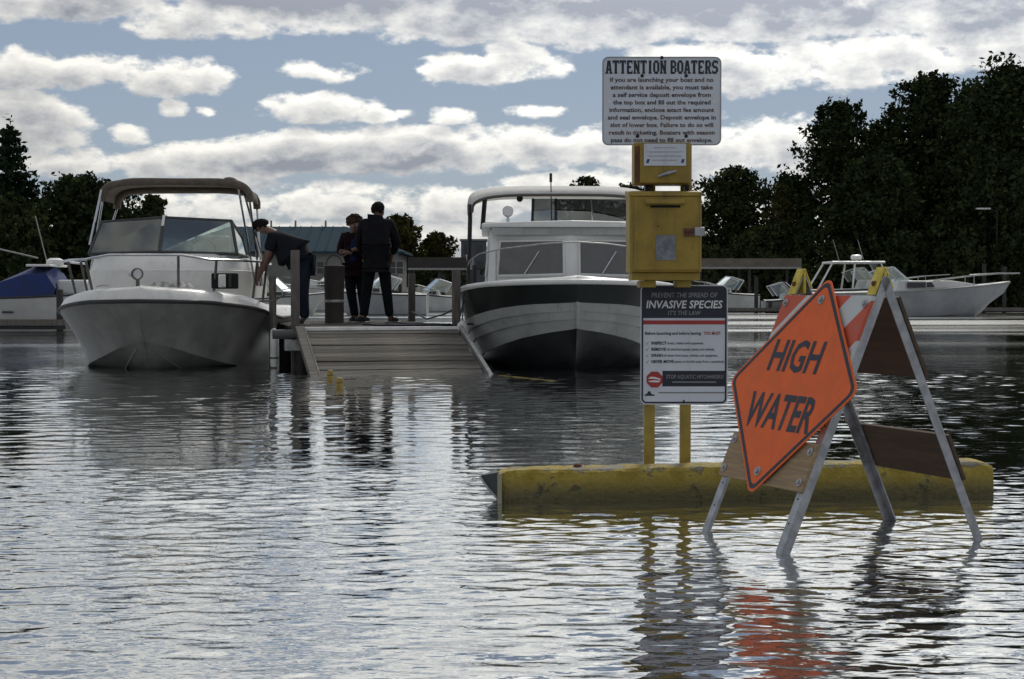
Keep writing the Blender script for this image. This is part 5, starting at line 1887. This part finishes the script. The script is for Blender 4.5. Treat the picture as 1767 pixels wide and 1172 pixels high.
def person(label, loc, rz, P, clothes, hairm, curly=False, hands=True, faced=True):
    """P: joint positions in the person's own frame (+x right of the picture when rz = 0, -y toward the viewer)."""
    t = thing('person', label, 'person', loc, rz)
    V = {k: Vector(v) for k, v in P.items()}
    hd, fw = V['head'], V['face'].normalized()
    nk = V['neck']
    upv = (hd - nk).normalized()
    sd_ = upv.cross(fw).normalized()
    B = {'pelvis': (*V['pelvis'], .125), 'waist': (*V['waist'], .12), 'chest': (*V['chest'], .135), 'neckb': (*(V['chest'].lerp(nk, .8)), .075), 'neck': (*nk, .056),
         'jaw': (*(hd - upv * .065 + fw * .028), .066), 'skull': (*(hd + upv * .025 - fw * .008), .088), 'crown': (*(hd + upv * .085 - fw * .012), .05)}
    E = [('pelvis', 'waist'), ('waist', 'chest'), ('chest', 'neckb'), ('neckb', 'neck'), ('neck', 'jaw'), ('jaw', 'skull'), ('skull', 'crown')]
    for s in 'lr':
        B['sh' + s] = (*V['sh' + s], .068)
        B['el' + s] = (*V['el' + s], .044)
        B['wr' + s] = (*V['wr' + s], .03)
        E += [('chest', 'sh' + s), ('sh' + s, 'el' + s), ('el' + s, 'wr' + s)]
        B['hip' + s] = (*V['hip' + s], .095)
        B['kn' + s] = (*V['kn' + s], .06)
        B['an' + s] = (*V['an' + s], .042)
        B['to' + s] = (*V['to' + s], .034)
        E += [('pelvis', 'hip' + s), ('hip' + s, 'kn' + s), ('kn' + s, 'an' + s), ('an' + s, 'to' + s)]
        d = (V['wr' + s] - V['el' + s]).normalized()
        hdir = V.get('hd' + s)
        hdir = hdir.normalized() if hdir is not None else d
        pal = V['wr' + s] + hdir * .075
        B['pa' + s] = (*pal, (.04, .022))
        E.append(('wr' + s, 'pa' + s))
        side = hdir.cross(fw)
        side = side.normalized() if side.length > .1 else hdir.orthogonal().normalized()
        curl = side.cross(hdir).normalized()
        for f, (o, ln) in enumerate(((-.03, .062), (-.010, .075), (.010, .072), (.029, .058))):
            k0, k1, k2 = ('f%d%d%s' % (f, j, s) for j in range(3))
            q = pal + hdir * .028 + side * o
            B[k0] = (*q, .0098)
            B[k1] = (*(q + hdir * ln * .55 - curl * .008), .009)
            B[k2] = (*(q + hdir * ln * .92 - curl * .032), .0075)
            E += [('pa' + s, k0), (k0, k1), (k1, k2)]
        q = pal - side * .036 - hdir * .02
        B['t0' + s], B['t1' + s] = (*q, .012), (*(q - side * .028 + hdir * .042 - curl * .012), .0095)
        E += [('pa' + s, 't0' + s), ('t0' + s, 't1' + s)]
    B['nose'] = (*(hd - upv * .012 + fw * .108), .013)
    E.append(('skull', 'nose'))
    for s, k in (('l', -1), ('r', 1)):
        B['ear' + s] = (*(hd + sd_ * k * .092 - upv * .01), .017)
        E.append(('skull', 'ear' + s))
    body = skin('body', B, E, SKINM, t, 'pelvis')
    if faced:
        for k in (-1, 1):
            c = hd + sd_ * k * .034 + fw * .085 + upv * .012
            MB().ball(c, .011, 8, 5).build('eye', EYEM, t, smooth=True)
        c = hd - upv * .055 + fw * .088
        MB().tube([c - sd_ * .024, c + fw * .006, c + sd_ * .024], .006, 6).build('mouth', LIP, t, smooth=True)
    # hair
    if curly:
        gg = np.random.default_rng(8)
        mb = MB()
        mb.ball(hd + upv * .045 - fw * .03, (.115, .115, .105), 14, 9)
        hair = mb.build('hair', hairm, t, smooth=True)
        mb = MB()
        for k in range(120):
            d = Vector(gg.normal(size=3)).normalized()
            if d.dot(upv) < -.45 or (d.dot(fw) > .35 and d.dot(upv) < .35):
                continue
            mb.ball(hd + upv * .045 - fw * .03 + d * .112, float(gg.uniform(.02, .036)), 6, 4)
        o = mb.build('curls', hairm, hair, smooth=True)
        o['kind'] = 'stuff'
    else:
        mb = MB()
        c0 = hd + upv * .03 - fw * .012
        n_, m_ = 18, 12
        vs, fs = [], []
        for jj in range(m_ + 1):
            a = -PI / 2 + PI * jj / m_
            for ii in range(n_):
                b_ = 2 * PI * ii / n_
                d = sd_ * math.cos(a) * math.cos(b_) * .097 + fw * math.cos(a) * math.sin(b_) * .108 + upv * math.sin(a) * .104
                vs.append(c0 + d * (1 + .03 * math.sin(ii * 5.1 + jj * 3.3)))
        for jj in range(m_):
            for ii in range(n_):
                q = (jj * n_ + ii, jj * n_ + (ii + 1) % n_, (jj + 1) * n_ + (ii + 1) % n_, (jj + 1) * n_ + ii)
                cc = sum((vs[k] for k in q), Vector()) / 4 - c0
                if cc.dot(upv) < -.07 or (cc.dot(fw) > .035 and cc.dot(upv) < .035):
                    continue
                fs.append(q)
        mb.add(vs, fs)
        mb.build('hair', hairm, t, smooth=True)
    # clothes: looser shells over the body
    top, tm, sleeve = clothes['top']
    C = {'hem': (*(V['pelvis'] + (V['pelvis'] - V['waist']).normalized() * clothes.get('hem', .06)), clothes.get('hemr', .17)), 'pelvis': (*V['pelvis'], clothes.get('pr', .168)), 'waist': (*V['waist'], clothes.get('wr', .165)), 'chest': (*V['chest'], clothes.get('cr', .175)), 'col': (*(V['chest'].lerp(nk, .72)), .088)}
    E = [('hem', 'pelvis'), ('pelvis', 'waist'), ('waist', 'chest'), ('chest', 'col')]
    for s in 'lr':
        C['sh' + s] = (*V['sh' + s], .092)
        e = V['el' + s]
        if sleeve == 'short':
            e = V['sh' + s].lerp(V['el' + s], .72)
            C['el' + s] = (*e, .075)
            E += [('chest', 'sh' + s), ('sh' + s, 'el' + s)]
        else:
            C['el' + s] = (*e, .068)
            C['wr' + s] = (*V['el' + s].lerp(V['wr' + s], .95), .05)
            E += [('chest', 'sh' + s), ('sh' + s, 'el' + s), ('el' + s, 'wr' + s)]
    skin(top, C, E, tm, t, 'pelvis')
    nm, lm = clothes['legs']
    C = {'pelvis': (*V['pelvis'], .145)}
    E = []
    for s in 'lr':
        C['hip' + s] = (*V['hip' + s], .112)
        C['kn' + s] = (*V['kn' + s], .082)
        C['sh' + s] = (*V['kn' + s].lerp(V['an' + s], .5), .074)
        C['an' + s] = (*(V['an' + s] + Vector((0, 0, -.01))), .066)
        E += [('pelvis', 'hip' + s), ('hip' + s, 'kn' + s), ('kn' + s, 'sh' + s), ('sh' + s, 'an' + s)]
    skin(nm, C, E, lm, t, 'pelvis')
    for s in 'lr':
        a, b = V['an' + s], V['to' + s]
        d = Vector((b.x - a.x, b.y - a.y, 0)).normalized()
        sh = skin('shoe', {'h': (*(Vector((a.x, a.y, .055)) - d * .03), .05), 'm': (*(Vector((a.x, a.y, .055)) + d * .07), .048), 't': (*(Vector((a.x, a.y, .042)) + d * .16), .042), 'u': (*(Vector((a.x, a.y, .10))), .048)}, [('h', 'm'), ('m', 't'), ('h', 'u')], SHOE, t, 'h')
        ang = math.atan2(d.y, d.x)
        MB().box((a.x + d.x * .065, a.y + d.y * .065, .012), (.27, .095, .022), (0, 0, ang)).build('sole', SOLE, sh, bevel=.01)
    if 'extra' in clothes:
        clothes['extra'](t, V)
    return t


# tall person in black, back to the viewer, hands in pockets
pp = at(650, 558, 23.3)
person('tall person in a black hooded coat and black trousers, back turned, standing on the dock', (pp.x, pp.y, DZ), 0,
       dict(pelvis=(0, 0, .93), waist=(0, .0, 1.08), chest=(.0, .0, 1.33), neck=(.01, .02, 1.51), head=(.02, .04, 1.615), face=(.45, .9, -.05),
            shl=(-.19, 0, 1.42), shr=(.20, 0, 1.42), ell=(-.27, .05, 1.15), elr=(.29, .06, 1.15), wrl=(-.19, .16, .98), wrr=(.21, .16, .98), hdl=(.3, .4, -.9), hdr=(-.3, .4, -.9),
            hipl=(-.09, 0, .88), hipr=(.10, 0, .88), knl=(-.14, .02, .48), knr=(.14, .02, .48), anl=(-.19, 0, .09), anr=(.19, 0, .09), tol=(-.27, -.10, .03), tor=(.27, .10, .03)),
       dict(top=('coat', BLACKC, 'long'), legs=('trousers', TROUS), hem=.14, hemr=.20, pr=.20, wr=.195, cr=.20,
            extra=lambda t, V: skin('hood', {'a': (0, -.05, 1.47, .09), 'b': (.09, -.01, 1.47, .06), 'c': (-.08, -.01, 1.47, .06)}, [('a', 'b'), ('a', 'c')], BLACKC, t, 'a')), HAIRD, faced=False)

# person with curly hair, arms folded, turned toward the other
pp = at(613, 556, 23.75)


def shirt(t, V):
    skin('shirt', {'a': (-.015, -.075, .90, .10), 'b': (-.02, -.085, 1.06, .10), 'c': (-.01, -.075, 1.22, .085), 'd': (-.01, -.05, 1.36, .05)}, [('a', 'b'), ('b', 'c'), ('c', 'd')], BLUES, t, 'a')


curly_one = person('person with short curly brown hair in maroon jacket over a blue shirt, arms folded', (pp.x, pp.y, DZ), 0,
       dict(pelvis=(.0, 0, .88), waist=(-.01, 0, 1.02), chest=(-.02, 0, 1.25), neck=(-.01, -.01, 1.41), head=(.0, -.02, 1.515), face=(.35, -.9, -.1),
            shl=(-.17, 0, 1.33), shr=(.15, .02, 1.33), ell=(-.23, -.06, 1.08), elr=(.2, -.06, 1.08), wrl=(-.0, -.21, 1.13), wrr=(-.06, -.2, 1.08), hdl=(.95, -.1, .2), hdr=(-.95, -.1, .1),
            hipl=(-.085, 0, .83), hipr=(.085, 0, .83), knl=(-.06, -.02, .46), knr=(.11, .0, .46), anl=(-.0, 0, .09), anr=(.15, 0, .09), tol=(-.05, -.13, .03), tor=(.2, -.12, .03)),
       dict(top=('jacket', MAROON, 'long'), legs=('trousers', TROUS), hem=.03, hemr=.165, pr=.16, wr=.155, cr=.165, extra=shirt), HAIRB, curly=True)
curly_one.scale = (.95, .95, .94)

# bending person at the left edge of the dock, reaching down to the boat
pp = at(524, 560, 21.9)
person('person in dark t-shirt and jeans bending over to hold the white boat', (pp.x, pp.y, DZ), 0,
       dict(pelvis=(-.02, 0, .84), waist=(-.12, 0, .97), chest=(-.31, 0, 1.13), neck=(-.45, -.01, 1.27), head=(-.55, -.02, 1.33), face=(-.78, -.05, -.62),
            shl=(-.38, -.19, 1.17), shr=(-.38, .19, 1.17), ell=(-.47, -.19, .91), elr=(-.49, .17, .90), wrl=(-.585, -.1, .70), wrr=(-.60, .12, .70), hdl=(-.35, .1, -.93), hdr=(-.35, -.1, -.93),
            hipl=(.0, -.09, .82), hipr=(.0, .09, .82), knl=(.0, -.09, .45), knr=(-.02, .11, .45), anl=(.03, -.1, .09), anr=(.0, .13, .09), tol=(-.13, -.12, .03), tor=(-.15, .13, .03)),
       dict(top=('t_shirt', NAVY, 'short'), legs=('jeans', JEANS), hem=-.03, hemr=.19, pr=.215, wr=.25, cr=.235), HAIRD)
